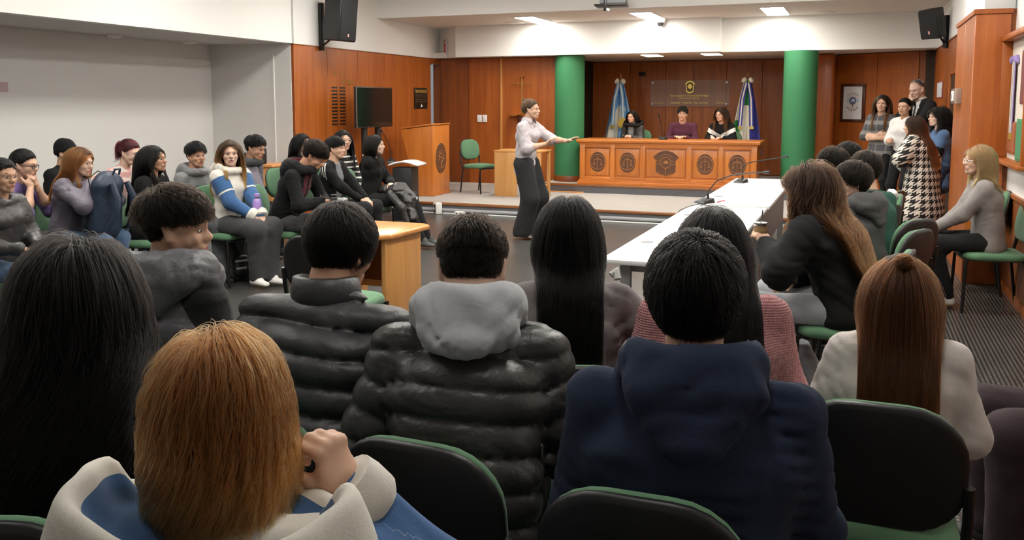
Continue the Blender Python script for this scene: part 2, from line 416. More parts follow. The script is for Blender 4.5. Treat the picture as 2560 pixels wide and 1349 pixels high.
def chair(x, y, rz, label, z=0.0, group='green meeting chairs'):
    if not CH_USED[0]: c = CHAIR0; CH_USED[0] = True
    else: c = copy_tree(CHAIR0)
    c.location = (x, y, z); c.rotation_euler = (0, 0, rz)
    tag(c, label, 'chair', group); return c

# ------------------------------------------------------------------ emblems
def ellipse(rx, rz, n=28, cx=0, cz=0): return [(cx + rx * math.cos(2 * math.pi * k / n), cz + rz * math.sin(2 * math.pi * k / n)) for k in range(n)]
SHIELD = [(0, -.5), (-.22, -.43), (-.36, -.34), (-.37, -.1), (-.36, .08), (-.40, .17), (-.47, .24), (-.40, .33), (-.25, .44), (-.1, .49), (0, .5), (.1, .49), (.25, .44), (.40, .33), (.47, .24), (.40, .17), (.36, .08), (.37, -.1), (.36, -.34), (.22, -.43)]
def medallion(parent, T, rx, rz, kind):
    """dark relief plate; T maps local (x right, y into the panel, z up) to the parent's space"""
    poly = ellipse(rx, rz) if kind != 'shield' else [(x * rx * 2, z * rz * 2) for x, z in SHIELD]
    b = MB().prism(poly, -.008, .0, T=T).build('medallion', EMBD, parent, bevel=.002, seg=1)
    m = MB(); y = -.010
    def arc(cx, cz, ax, az, a0, a1, r=.004, n=20):
        m.tube([(cx + ax * math.cos(R(a0 + (a1 - a0) * k / n)), y, cz + az * math.sin(R(a0 + (a1 - a0) * k / n))) for k in range(n + 1)], r, 5, T=T)
    if kind == 'scales':
        q = rx * .92
        arc(0, 0, q, q, 0, 360, .0045, 32)
        m.tube([(0, y, q * .8), (0, y, -q * .95)], .005, 5, T=T)
        arc(0, q * .18, q * .5, q * .22, 0, 180, .0055)
        for s in (-1, 1):
            m.tube([(s * q * .5, y, q * .18), (s * q * .62, y, -q * .3)], .003, 4, T=T); m.tube([(s * q * .5, y, q * .18), (s * q * .40, y, -q * .3)], .003, 4, T=T)
            m.add([(s * q * .5 + q * .15 * math.cos(R(180 + 22.5 * k)), y, -q * .3 + q * .13 * math.sin(R(180 + 22.5 * k))) for k in range(9)], [tuple(range(9))], T=T)
    else:
        s = rx
        arc(0, .05 * s, .38 * s, .40 * s, 0, 360, .005, 28)
        for zz in (.18, -.06):
            for sg in (-1, 1): m.tube([(sg * .4 * s, y, zz * s), (sg * .74 * s, y, zz * s)], .004, 4, T=T)
        m.add([(-.22 * s, y, -.02 * s), (.22 * s, y, .0), (.12 * s, y, .2 * s), (-.02 * s, y, .22 * s)], [(0, 1, 2, 3)], T=T)
        m.tube([(0, y, -.36 * s), (0, y, -.85 * s)], [.012, .004], 5, T=T)
        arc(0, -.45 * s, .55 * s, .42 * s, 200, 340, .003)
        arc(0, .05 * s, .62 * s, .6 * s, 40, 140, .003)
    m.build('relief', EMBL, b)
    return b

# ------------------------------------------------------------------ the bench (judges' desk)
bx0, bx1, byf, byb = -4.335, -1.46, 14.12, 14.86
bench = empty('judges_bench', ((bx0 + bx1) / 2, 14.5, .29), 0, 'long panelled wooden bench with carved medallions on the dais', 'bench')
bcx = (bx0 + bx1) / 2
def BX(px, py=420): return float(at_y(px, py, byf)[0]) - bcx
def bb(name, x0, x1, y0, y1, z0, z1, m, parent=bench, bevel=.004): return MB().box(x0, x1, y0 - 14.5, y1 - 14.5, z0 - .29, z1 - .29).build(name, m, parent, bevel=bevel)
hb = (bx1 - bx0) / 2
bb('carcass', -hb + .01, hb - .01, byf + .035, byb, .29, .975, WOOD_DESK)
bb('worktop', -hb - .05, hb + .05, byf - .05, byb + .03, .985, 1.04, WOOD_DESKX, bevel=.012)
bb('top_moulding', -hb - .01, hb + .01, byf - .015, byf + .05, .955, .985, WOOD_DESKX)
bb('plinth', -hb - .03, hb + .03, byf - .03, byb, .292, .345, WOOD_DESKX)
bb('plinth_moulding', -hb - .012, hb + .012, byf - .014, byb, .345, .37, WOOD_DESKX)
pan = [(1462, 1525, 'scales'), (1536, 1600, 'scales'), (1612, 1716, 'shield'), (1728, 1796, 'scales'), (1808, 1877, 'scales')]
edges = [-hb]
for a, b, k in pan: edges += [BX(a), BX(b)]
edges.append(hb)
for i in range(0, len(edges), 2): bb('stile', edges[i], edges[i + 1], byf, byf + .04, .37, .955, WOOD_DESK)
for a, b, k in pan:
    x0, x1 = BX(a), BX(b)
    bb('rail', x0, x1, byf, byf + .04, .905, .955, WOOD_DESKX); bb('rail', x0, x1, byf, byf + .04, .37, .42, WOOD_DESKX)
    pn = bb('panel', x0 + .025, x1 - .025, byf + .022, byf + .04, .445, .88, WOOD_DESK, bevel=.008)
    T = Matrix.Translation(((x0 + x1) / 2, byf + .022 - 14.5, .665 - .29))
    medallion(pn, T, (.135 if k == 'scales' else .22), (.165 if k == 'scales' else .205), k)

# ------------------------------------------------------------------ green columns
GREENP = mat('green_column_paint', (.040, .19, .080), .55, spec=.3)
for cx, cy, lab in ((-4.69, 14.66, 'green round column at the left end of the bench'), (-.885, 14.62, 'green round column to the right of the flag with blue, white and green')):
    z0 = .29
    c = empty('column', (cx, cy, z0), 0, lab, 'column', 'green columns')
    MB().lathe([(.257, .10), (.257, 2.155)], 40).build('shaft', GREENP, c, True)
    MB().lathe([(.27, 0), (.27, .085), (.262, .10)], 40).build('base', WOOD_DARK, c, True)

# ------------------------------------------------------------------ lectern
lec = empty('lectern', (-6.5, 12.88, .15), 0, 'tall wooden lectern with an oval emblem on its side', 'lectern')
poly = [(-.08, 0), (.2, 0), (.2, 1.13), (-.37, 1.06)]
MB().prism(poly, -.31, .31).build('body', WOOD_DESK, lec, bevel=.004)
MB().prism([(-.385, 1.065), (.21, 1.138), (.21, 1.165), (-.385, 1.092)], -.325, .325).build('top_board', WOOD_DESKX, lec, bevel=.006)
MB().box(-.09, .212, -.318, .318, 0, .05).build('plinth', WOOD_DESK, lec, bevel=.004)
T = Matrix.Translation((.2, -.02, .60)) @ Matrix.Rotation(R(90), 4, 'Z')
medallion(lec, T, .19, .245, 'arms')

# ------------------------------------------------------------------ small stage table
st = empty('side_table', (-5.0, 13.22, .15), 0, 'pale wooden table standing on the stage behind the speaker', 'table')
WT = wood('pale_table_wood', (.52, .24, .07), (.60, .30, .095), (.66, .36, .13), rough=.45)
MB().box(-.42, .38, -.24, .28, .715, .74).build('tabletop', WT, st, bevel=.003)
MB().box(-.41, -.03, -.23, -.21, 0, .714).build('front_panel', WT, st, bevel=.003)
MB().box(-.41, -.385, -.209, .27, 0, .714).build('side_panel', WT, st, bevel=.003)
MB().box(.32, .37, -.23, -.18, 0, .714).build('leg', WT, st, bevel=.003); MB().box(.32, .37, .21, .26, 0, .714).build('leg', WT, st, bevel=.003)
MB().box(-.029, .319, -.225, -.2, .60, .714).build('apron', WT, st, bevel=.003); MB().box(.33, .36, -.179, .209, .15, .19).build('stretcher', WT, st, bevel=.003)
chair(-5.86, 13.45, R(-112), 'empty green chair standing on the stage beside the lectern', .15)

# ------------------------------------------------------------------ white tables
LAMI = mat('white_laminate', (.80, .80, .79), .35); GREYL = mat('grey_laminate', (.30, .30, .31), .5)
def white_table(x0, x1, y0, y1, z, label):
    cx, cy = (x0 + x1) / 2, (y0 + y1) / 2; hx, hy = (x1 - x0) / 2, (y1 - y0) / 2
    t = empty('conference_table', (cx, cy, 0), 0, label, 'table', 'white conference tables')
    MB().box(-hx, hx, -hy, hy, z - .028, z).build('tabletop', LAMI, t, bevel=.003)
    for s in (-1, 1):
        for sx in (-1, 1): MB().box(sx * (hx - .12) - .03, sx * (hx - .12) + .03, s * (hy - .12) - .025, s * (hy - .12) + .025, .031, z - .03).build('leg', GREYL, t, bevel=.004)
        MB().box(-hx + .04, hx - .04, s * (hy - .12) - .035, s * (hy - .12) + .035, 0, .03).build('foot', GREYL, t, bevel=.006)
    MB().box(hx - .10, hx - .085, -hy + .16, hy - .16, .30, z - .03).build('modesty_panel', GREYL, t, bevel=.002)
    MB().box(-hx + .1, hx - .12, -hy + .15, -hy + .17, z - .09, z - .03).build('crossbar', GREYL, t, bevel=.002)
    for gy in (-.55, .55):
        MB().lathe([(.04, 0), (.04, .003), (.034, .0045), (.0, .0045)], 20).build('cable_grommet', GREYP, t, True, loc=(-hx + .11, gy * (hy - .1), z))
    return t
white_table(-1.345, -.70, 4.80, 7.70, .742, 'nearer white conference table running along the right side')
white_table(-1.325, -.685, 7.73, 10.62, .752, 'farther white conference table carrying the desk microphone')

# ------------------------------------------------------------------ brown table left of centre
bt = empty('wooden_table', (-3.55, 5.45, 0), 0, 'orange-brown wooden table behind the boy in the black quilted jacket', 'table')
pl_ = [(.07, -.36), (.52, -.36), (.63, -.26), (.65, .28), (.58, .34), (.07, .34)]
m_ = MB(); n_ = len(pl_)
m_.add([(x, y, .705) for x, y in pl_] + [(x, y, .742) for x, y in pl_], [tuple(range(n_ - 1, -1, -1)), tuple(range(n_, 2 * n_))] + [(i, (i + 1) % n_, (i + 1) % n_ + n_, i + n_) for i in range(n_)])
m_.build('tabletop', WOOD_LITEX, bt, bevel=.012, seg=3)
MB().box(.55, .585, -.26, .26, 0, .704).build('end_panel', WOOD_LITE, bt, bevel=.003); MB().box(.10, .135, -.26, .26, 0, .704).build('end_panel', WOOD_LITE, bt, bevel=.003)
MB().box(.136, .549, .16, .18, .33, .704).build('back_panel', WOOD_DARK, bt, bevel=.002); MB().box(.136, .549, .15, .17, .28, .33).build('stretcher', WOOD_LITEX, bt, bevel=.003)
chair(-2.86, 4.45, R(2), 'empty chair with a black back drawn up to the orange-brown table')
chair(.93, 8.55, R(86), 'green chair against the right wall, half hidden behind the blonde woman')

# ------------------------------------------------------------------ television on a stand
tv = empty('television', (-6.86, 11.70, 0), R(0), 'switched-off black television on a black floor stand', 'television')
SCRN = mat('tv_screen', (.006, .007, .007), .12)
MB().box(-.012, .03, -.53, .54, 1.27, 1.875).build('housing', BLACKP, tv, bevel=.006)
MB().box(.0301, .034, -.515, .525, 1.29, 1.86).build('screen', SCRN, tv)
MB().box(.030, .037, -.532, -.518, 1.268, 1.877).build('bezel', STEEL, tv)
for yy in (-.2, .2): MB().box(-.07, -.013, yy - .05, yy + .05, .05, 1.6).build('stand_post', BLACKP, tv, bevel=.004)
MB().box(-.32, .30, -.45, .45, .02, .05).build('stand_base', BLACKP, tv, bevel=.006)

# ------------------------------------------------------------------ name board lettering on the left panelling
nb = empty('name_board', (XL + .002, 11.5, 1.6), 0, 'columns of small dark name plates fixed to the wood panelling', 'name board')
for c_, (y0, y1) in enumerate(((11.235, 11.385), (11.455, 11.605))):
    for r_ in range(12):
        z = 1.865 - r_ * .0495
        MB().box(0, .004, y0 - 11.5, y1 - 11.5, z - .011 - 1.6, z + .011 - 1.6).build('name_plate', BLACKT, nb)
for y0, y1, z in ((11.30, 11.37, 2.07), (11.45, 11.60, 2.06), (11.52, 11.60, 1.97), (11.66, 11.82, 1.97), (11.52, 11.60, 1.925), (11.66, 11.82, 1.925)):
    MB().box(0, .004, y0 - 11.5, y1 - 11.5, z - .008 - 1.6, z + .008 - 1.6).build('gilt_plate', mat('dull_gilt', (.25, .17, .04), .4, .5), nb)
pq = empty('memorial_plaque', (XL, 14.08, 1.72), 0, 'dark metal plaque with six gilt emblems beside the doorway', 'plaque')
MB().box(.001, .014, -.25, .25, -.185, .185).build('plate', mat('dark_bronze', (.04, .03, .02), .35, .6), pq, bevel=.003)
for k in range(6):
    T = Matrix.Translation((.014, -.185 + k * .074, .125)) @ Matrix.Rotation(R(90), 4, 'Z')
    MB().prism(ellipse(.026, .032, 12), -.004, 0, T=T).build('emblem', GOLD, pq)
for k, z in enumerate((.06, .025, -.025, -.06)):
    MB().box(.014, .016, -.20, .20, z - .006, z + .006).build('text_line', mat('plaque_text', (.16, .12, .06), .4, .5), pq)
MB().add([(.016, -.02, -.16), (.016, .0, -.09), (.016, .05, -.13), (.016, .055, -.145)], [(0, 1, 2, 3)]).build('flag_motif', WHITEP, pq)
for yy in (-.225, .225):
    for zz in (-.165, .165): MB().lathe([(.008, 0), (.006, .006), (0, .007)], 10).build('screw', STEEL, pq, loc=(.014, yy, zz), rot=(0, R(90), 0))

# ------------------------------------------------------------------ exit sign on the angled fascia
sa = math.atan2(14.35 - 14.86, -6.72 - XL)
sg = empty('arrow_sign', (-7.06, 14.645, 2.66), sa, 'small white sign with a red arrow pointing down', 'sign')
RED = mat('sign_red', (.62, .03, .015), .5)
MB().box(-.115, .115, -.012, -.002, -.15, .15).build('plate', mat('sign_white', (.72, .72, .72), .4), sg, bevel=.004)
MB().prism([(-.04, .055), (-.032, -.08), (-.06, -.085), (0, -.125), (.06, -.085), (.032, -.08), (.04, .055)], -.0135, -.012).build('arrow', RED, sg)
MB().prism([(-.05, .13), (0, .118), (.05, .13), (.045, .10), (-.045, .10)], -.0135, -.012).build('symbol', RED, sg)
text('lettering', 'MATAFUEGO', .034, mat('sign_grey', (.12, .12, .12), .5), sg, (0, -.0125, .077), (R(90), 0, 0), .0005, sx=.85)

# ------------------------------------------------------------------ loudspeakers
def loudspeaker(loc, rz, tilt, w, d, h, label, flip):
    e = empty('loudspeaker', loc, rz, label, 'loudspeaker', 'wall loudspeakers')
    T = Matrix.Rotation(R(tilt), 4, 'X')
    b = [(-w / 2, 0), (w / 2, 0), (w / 2 * .62, d), (-w / 2 * .62, d)]
    V = [(x, y, -h / 2) for x, y in b] + [(x, y, h / 2) for x, y in b]
    MB().add(V, [(0, 3, 2, 1), (4, 5, 6, 7), (0, 1, 5, 4), (1, 2, 6, 5), (2, 3, 7, 6), (3, 0, 4, 7)], T=T).build('cabinet', BLACKP, e, bevel=.02, seg=3)
    MB().box(-w / 2 + .015, w / 2 - .015, -.012, .004, -h / 2 + .02, h / 2 - .02, T=T).build('grille', fabric('speaker_grille', (.02, .02, .021), .7, .2, 900, .4), e, bevel=.012)
    MB().box(-.012, .012, -.015, -.012, -h / 2 + .07, -h / 2 + .11, T=T).build('badge', mat('badge_red', (.7, .35, .32), .4), e)
    m = MB().tube([tuple(T @ Vector((0, d * .8, -h / 2 + .03))), (0, d + .10, -h / 2 - .02), (0, d + .16, -h / 2 - .02)], .014, 8)
    m.build('bracket', BLACKM, e, True)
    MB().box(-.03, .03, d + .12, d + .18, -h / 2 - .10, h / 2 - .05).build('wall_plate', BLACKM, e, bevel=.004)
    return e
loudspeaker((-6.74, 10.86, 2.80), R(80), 6, .36, .37, .62, 'black loudspeaker mounted high above the left panelling', 1)
loudspeaker((.79, 12.76, 2.64), R(-42), 14, .30, .20, .38, 'smaller black loudspeaker mounted in the far right corner', -1)
# ------------------------------------------------------------------ ceiling devices
dc = empty('dome_camera', (-3.04, 14.26, 2.99), 0, 'small white dome camera hanging under the stage ceiling', 'camera')
MB().lathe([(.0, -.001), (.075, -.001), (.08, -.03), (.075, -.065), (.06, -.072)], 24).build('housing', WHITEP, dc, True)
MB().lathe([(.055, -.068), (.05, -.10), (.03, -.125), (0, -.132)], 20).build('dome', mat('smoked_dome', (.03, .03, .035), .1), dc, True)
pj = empty('projector', (-3.22, 12.0, 3.0), R(8), 'dark projector hanging from the main ceiling', 'projector')
MB().box(-.17, .19, -.15, .15, -.02, .16).build('housing', GREYP, pj, bevel=.02, seg=3)
MB().box(-.24, .20, -.17, .17, -.045, -.02).build('tray', BLACKP, pj, bevel=.004)
MB().box(-.11, -.07, -.18, -.15, -.12, .1).build('mount_arm', BLACKM, pj, bevel=.004)
MB().tube([(-.06, -.19, -.09), (-.03, -.19, -.12)], .018, 10).build('indicator', WHITEP, pj, True)
MB().tube([(0, 0, .16), (0, 0, .5)], .025, 10).build('ceiling_pole', BLACKM, pj, True)
for x, y, lab in ((-5.5, 14.1, 'round ceiling vent left of the lamp panels'), (-.56, 14.2, 'round ceiling vent right of the lamp panels')):
    v = empty('ceiling_vent', (x, y, 2.989), 0, lab, 'vent', 'round ceiling vents')
    MB().lathe([(.17, 0), (.16, -.012), (.13, -.016)], 28).build('rim', CEIL, v, True)
    MB().lathe([(.125, -.004), (.10, -.012), (.06, -.012), (0, -.006)], 28).build('grille', GREYP, v, True)
for x, y, lab in ((-8.35, 8.22, 'smoke detector on the alcove soffit'), (-8.3, 9.43, 'small vent nearer the alcove corner')):
    v = tag(MB().lathe([(.10, 0), (.09, -.03), (.05, -.045), (0, -.045)], 20).build('smoke_detector', WHITE_ALC, smooth=True, loc=(x, y, 2.454)), lab, 'detector')

# ------------------------------------------------------------------ wall fittings at the front
def wswitch(x, lab):
    e = empty('wall_switch', (x, 14.745, 1.36), 0, lab, 'switch', 'white wall switches')
    MB().box(-.045, .045, -.012, .0, -.065, .065).build('plate', WHITEP, e, bevel=.004); MB().box(-.02, .02, -.017, -.012, -.03, .03).build('rocker', WHITEP, e, bevel=.002)
wswitch(-6.43, 'left of two white wall switch plates'); wswitch(-6.325, 'right of two white wall switch plates')
cf = empty('crucifix', (-5.59, 14.695, 1.75), 0, 'slender brass crucifix on the panelling behind the speaker', 'crucifix')
m = MB(); m.tube([(0, 0, .36), (0, 0, .25), (0, 0, -.30)], [.006, .008, .006], 8); m.build('upright', BRASS, cf, True)
MB().tube([(-.20, 0, .215), (.20, 0, .215)], .007, 8).build('crossbar', BRASS, cf, True)
MB().lathe([(.0, -.06), (.016, -.03), (.016, .02), (.0, .05)], 10).build('finial', BRASS, cf, True, loc=(0, 0, -.26))
MB().lathe([(0, 0), (.05, .03), (.03, .01)], 10).build('crown', BRASS, cf, True, loc=(0, 0, .33))
MB().lathe([(.0, -.03), (.013, -.015), (.013, .015), (.0, .03)], 10).build('figure', BRASS, cf, True, loc=(0, -.008, .12))
bs = empty('brass_shelf_lamp', (-5.72, 14.66, 1.40), 0, 'small brass bracket with a dark bowl on the panelling', 'bracket')
MB().lathe([(.0, .0), (.10, .012), (.12, .03), (.115, .032), (.0, .02)], 20).build('bowl', BRASS, bs, True); MB().box(.06, .22, -.02, .08, -.10, .0).build('arm', mat('dark_maroon', (.05, .01, .008), .5), bs, bevel=.01)

# glass plaque over the bench
gp = empty('glass_plaque', (-3.03, 16.93, 1.825), 0, 'clear glass plaque with gilt emblem and lettering behind the bench', 'plaque')
GLASS = mat('plaque_glass', (.55, .45, .42), .08, alpha=.22)
MB().box(-.75, .75, -.006, .006, -.25, .25).build('pane', GLASS, gp)
for sx in (-.7, .7):
    for sz in (-.2, .2): MB().lathe([(.014, -.03), (.014, .05)], 12).build('standoff', STEEL, gp, True, loc=(sx, 0, sz), rot=(R(90), 0, 0))
sh = MB().prism([(x * .20, z * .24) for x, z in SHIELD], -.010, -.007).build('emblem', GOLD, gp, loc=(.01, 0, .115))
MB().prism([(x * .155, z * .19) for x, z in SHIELD], -.012, -.0101).build('emblem_field', mat('emblem_field', (.16, .10, .03), .5), sh)
MB().prism(ellipse(.04, .045, 16), -.014, -.0121).build('emblem_disc', GOLD, sh, loc=(0, 0, .012))
text('lettering', 'Poder Judicial de la Provincia de Río Negro', .055, GOLD, gp, (.0, -.008, -.045), (R(90), 0, 0), .001, sx=.76)
text('lettering', 'SUPERIOR   TRIBUNAL   DE   JUSTICIA', .042, GOLD, gp, (.0, -.008, -.185), (R(90), 0, 0), .001, sx=1.0)
MB().box(-.2, .2, -.009, -.007, -.095, -.089).build('rule', GOLD, gp); MB().box(-.66, -.50, -.009, -.007, -.19, -.182).build('rule', GOLD, gp); MB().box(.50, .66, -.009, -.007, -.19, -.182).build('rule', GOLD, gp)
tag(MB().box(-4.02, -3.90, 16.96, 17.0, 2.16, 2.24).build('wall_sensor', BLACKP, bevel=.01), 'small dark box high on the wall behind the bench', 'sensor')

# ------------------------------------------------------------------ flags
def flag(loc, label, band, emblem=None, seed=0, spread=.30, h=1.75):
    e = empty('flag', loc, 0, label, 'flag', 'flags on poles')
    MB().lathe([(.012, .0), (.012, h + .05)], 12).build('pole', wood('pole_wood', (.2, .08, .03), (.26, .11, .04), (.3, .14, .06)), e, True)
    MB().lathe([(.13, 0), (.13, .02), (.04, .05), (.02, .10)], 20).build('stand', BRASS, e, True)
    MB().lathe([(.0, .0), (.02, .02), (.012, .06), (0, .12)], 10).build('spearhead', BRASS, e, True, loc=(0, 0, h + .05))
    rg = np.random.default_rng(seed); nu, nv = 40, 36; V = []; ph = rg.uniform(0, 6, 4)
    for j in range(nv + 1):
        t = j / nv; z = h - t * 1.22
        hw = .05 + spread * t ** .8
        for i in range(nu + 1):
            u = i / nu; x = (u - .5) * 2 * hw * (1 if u > .5 else .95)
            fold = (.02 + .05 * t) * math.sin(u * 17 + ph[0] + 1.2 * t) + .025 * t * math.sin(u * 31 + ph[1])
            V.append((x, -.05 + fold - .04 * t, z - .10 * t * (abs(u - .5) * 2) * (1 if u > .5 else .55)))
    F = []; MI = []
    for j in range(nv):
        for i in range(nu):
            a = j * (nu + 1) + i; F.append((a, a + 1, a + nu + 2, a + nu + 1)); MI.append(band(i / nu, j / nv))
    return e, V, F, MI
FB = fabric('flag_blue', (.16, .38, .72), .7, .08, 500, .1); FW = fabric('flag_white', (.80, .77, .68), .7, .06, 500, .1)
FDB = fabric('flag_deep_blue', (.05, .05, .30), .7, .08, 500, .1); FG = fabric('flag_green', (.03, .26, .07), .7, .08, 500, .1); FK = fabric('flag_shade', (.02, .02, .03), .8, .05, 500, .1)
def cloth(e, V, F, MI, mats):
    o = mesh('cloth', V, F, mats, e, True, MI); s = o.modifiers.new('solid', 'SOLIDIFY'); s.thickness = .004; return o
e, V, F, MI = flag((-4.17, 16.15, .29), 'sky blue and white flag with a golden sun beside the left column', lambda u, v: 0 if v < .34 else (1 if abs((u - .35) * .9 + (v - .62) * .75) < .17 + .05 * v else 0), seed=3)
c1 = cloth(e, V, F, MI, [FB, FW])
sun = MB(); rays = []
for k in range(48):
    a = 2 * math.pi * k / 48; r_ = .125 if k % 2 else .075; rays.append((r_ * math.cos(a), r_ * math.sin(a)))
sun.prism(rays, -.002, .002); sun.prism(ellipse(.06, .06, 24), -.008, .0)
sun.build('sun_emblem', mat('sun_gold', (.62, .42, .06), .6), e, loc=(.10, -.20, .98))
def ribbons(e, m1, m2, x0=0, h=1.72):
    for s in (-1, 1):
        m = MB()
        pts = [(s * .02, -.09, h - .02), (s * .075, -.13, h - .3), (s * .10, -.17, h - .78)]
        for (p, q) in zip(pts[:-1], pts[1:]):
            for o_, w_, mi in ((-.022, .022, 0), (0, .022, 1), (.022, .022, 0)):
                m.add([(p[0] + o_ - w_ / 2, p[1], p[2]), (p[0] + o_ + w_ / 2, p[1], p[2]), (q[0] + o_ + w_ / 2, q[1], q[2]), (q[0] + o_ - w_ / 2, q[1], q[2])], [(0, 1, 2, 3)], mi)
        o = m.build('ribbon', [m1, m2], e); sd = o.modifiers.new('s', 'SOLIDIFY'); sd.thickness = .004
        MB().box(pts[-1][0] - .035, pts[-1][0] + .035, pts[-1][1] - .005, pts[-1][1] + .005, pts[-1][2] - .05, pts[-1][2]).build('fringe', GOLD, e)
        MB().lathe([(.0, -.06), (.05, -.02), (.055, .02), (0, .05)], 12).build('bow_loop', m2, e, True, loc=(s * .06, -.06, h + .03), rot=(0, R(s * 55), 0))
ribbons(e, FB, FW)
e, V, F, MI = flag((-1.86, 16.15, .29), 'blue, white and green flag beside the right column', lambda u, v: (1 if v < .36 and .35 < u < .75 else (0 if u < .35 else 2)) if v < .36 else (1 if (u + .28 * (1 - v) < .30 + .15 * max(0, v - .5)) and v > .55 else (0 if u < .62 else 2)), seed=5, spread=.25)
cloth(e, V, F, MI, [FW, FG, FDB])
ribbons(e, FDB, FW)

# ------------------------------------------------------------------ framed arms, notice, thermostat
def on_angled(t, z, depth=0.0): return Vector((-.42 + t * math.cos(ang) + depth * math.sin(ang), 16.0 + t * math.sin(ang) - depth * math.cos(ang), z))
pf = empty('framed_emblem', on_angled(.36, 1.64), ang, 'framed white print of a provincial emblem on the right panelling', 'picture')
fr_m = wood('frame_wood', (.05, .015, .008), (.08, .022, .01), (.10, .03, .014))
for a in ((-.22, .22, .27, .315), (-.22, .22, -.315, -.27)): MB().box(a[0], a[1], -.03, -.002, a[2], a[3]).build('frame_rail', fr_m, pf, bevel=.005)
for a in ((-.22, -.17), (.17, .22)): MB().box(a[0], a[1], -.03, -.002, -.27, .27).build('frame_stile', fr_m, pf, bevel=.005)
pr = MB().box(-.17, .17, -.014, -.01, -.27, .27).build('print', mat('print_paper', (.80, .80, .80), .5), pf)
MB().prism([(x * .25, z * .34) for x, z in SHIELD], -.0150, -.0142, ).build('shield', mat('shield_tint', (.74, .70, .68), .5), pr, loc=(0, 0, .01))
MB().box(-.105, .105, -.016, -.0152, .015, .06).build('band', mat('band_blue', (.45, .62, .72), .5), pr)
MB().prism(ellipse(.062, .066, 24), -.0175, -.0162).build('disc', mat('disc_blue', (.13, .14, .26), .5), pr, loc=(0, 0, .035))
MB().add([(-.04, -.018, .02), (.04, -.018, .02), (.035, -.018, .06), (.0, -.018, .07)], [(0, 1, 2, 3)]).build('mountain', mat('mountain_white', (.7, .74, .85), .5), pr)
MB().add([(-.01, -.018, -.03), (.01, -.018, -.03), (.0, -.018, -.12)], [(0, 1, 2)]).build('torch', mat('torch_brown', (.2, .08, .04), .5), pr)
for k, ch in enumerate('RIO NEGRO'):
    a = R(128 - k * 9.5); text('letter', ch, .030, BLACKT, pr, (.15 * math.cos(a), -.0155, .0 + .15 * math.sin(a) + .0), (R(90), -(a - R(90)) * 1, 0), .0004) if ch != ' ' else None
for k in range(8):
    a = R(222 + k * 13.7); MB().prism(ellipse(.009, .009, 8), -.0165, -.0155).build('laurel', mat('laurel_red', (.2, .03, .02), .5), pr, loc=(.125 * math.cos(a), 0, .01 + .13 * math.sin(a)))
nt = empty('notice', (1.048, 13.85, 1.82), 0, 'small framed notice on the right panelling', 'notice')
MB().box(-.012, 0, -.42, .42, -.12, .12).build('frame', mat('notice_red', (.35, .10, .08), .5), nt, bevel=.003); MB().box(-.016, -.012, -.38, .38, -.1, .1).build('sheet', mat('notice_paper', (.66, .68, .72), .6), nt)
th = empty('thermostat', (.919, 9.95, 1.70), 0, 'small clear-covered thermostat on the wooden pilaster', 'thermostat')
MB().box(-.05, 0, -.30, .22, -.075, .075).build('cover', mat('clear_cover', (.5, .42, .36), .15, alpha=.5), th, bevel=.006)
MB().box(-.065, -.051, -.16, .04, -.05, .05).build('unit', WHITEP, th, bevel=.004); MB().box(-.068, -.065, -.08, -.03, -.025, .025).build('display', GREYP, th)

# ------------------------------------------------------------------ display case on the right wall
dcx = empty('display_case', (XR, 8.2, 1.12), 0, 'wooden wall display case at the right edge of the picture', 'display case')
MB().box(-.02, 0, -.62, .60, .03, 1.05).build('back', mat('case_lining', (.62, .56, .48), .7), dcx)
MB().box(-.11, 0, -.66, .66, 1.04, 1.09).build('top_rail', WOOD, dcx, bevel=.008); MB().box(-.13, 0, -.70, .70, 0, .035).build('shelf', WOOD, dcx, bevel=.008)
MB().box(-.10, 0, .605, .66, .036, 1.04).build('side_rail', WOOD, dcx, bevel=.006); MB().box(-.10, 0, -.66, -.605, .036, 1.04).build('side_rail', WOOD, dcx, bevel=.006)
rb = empty('rosette_ribbon', (XR - .03, 8.55, 1.98), 0, 'long lilac and white ribbon bow in the display case', 'ribbon')
LIL = fabric('lilac_ribbon', (.25, .18, .42), .6, .1, 500, .1)
for s in (-1, 1): MB().lathe([(.0, -.08), (.03, -.04), (.035, .0), (0, .06)], 10).build('bow_loop', LIL, rb, True, loc=(0, s * .09, .02), rot=(R(s * 60), 0, 0))
for k, (dy, mm) in enumerate(((-.05, LIL), (-.015, FW), (.02, fabric('olive_ribbon', (.26, .25, .12), .6, .1, 500, .1)), (.05, FW))):
    MB().box(-.012, -.006, dy - .02, dy + .02, -.60, .0).build('tail', mm, rb)
MB().box(-.014, -.004, -.08, .08, -.66, -.60).build('fringe', GOLD, rb)
def paper(name, y0, y1, z0, z1, m, lab):
    e = empty(name, (XR - .022, (y0 + y1) / 2, z0), 0, lab, name.replace('_', ' ')); MB().box(-.012, 0, (y0 - y1) / 2, (y1 - y0) / 2, 0, z1 - z0).build('board', m, e, bevel=.002)
    MB().box(-.016, -.0121, (y0 - y1) / 2 + .02, (y1 - y0) / 2 - .02, .02, z1 - z0 - .02).build('sheet', m, e)
paper('certificate', 8.3, 8.75, 1.20, 1.47, mat('brown_sheet', (.30, .09, .03), .6), 'brown card at the bottom of the display case')
paper('folder', 7.75, 8.28, 1.16, 1.50, mat('green_sheet', (.04, .22, .10), .6), 'green folder standing in the display case')
paper('pennant', 7.9, 8.20, 1.62, 2.05, mat('maroon_sheet', (.16, .03, .03), .6), 'maroon sheet hanging at the top of the display case')
tag(MB().box(XA + .001, XA + .01, 6.75, 7.02, 1.75, 1.86).build('pink_notice', mat('pink_paper', (.50, .36, .40), .7)), 'small mauve notice on the alcove wall at the left edge', 'notice')
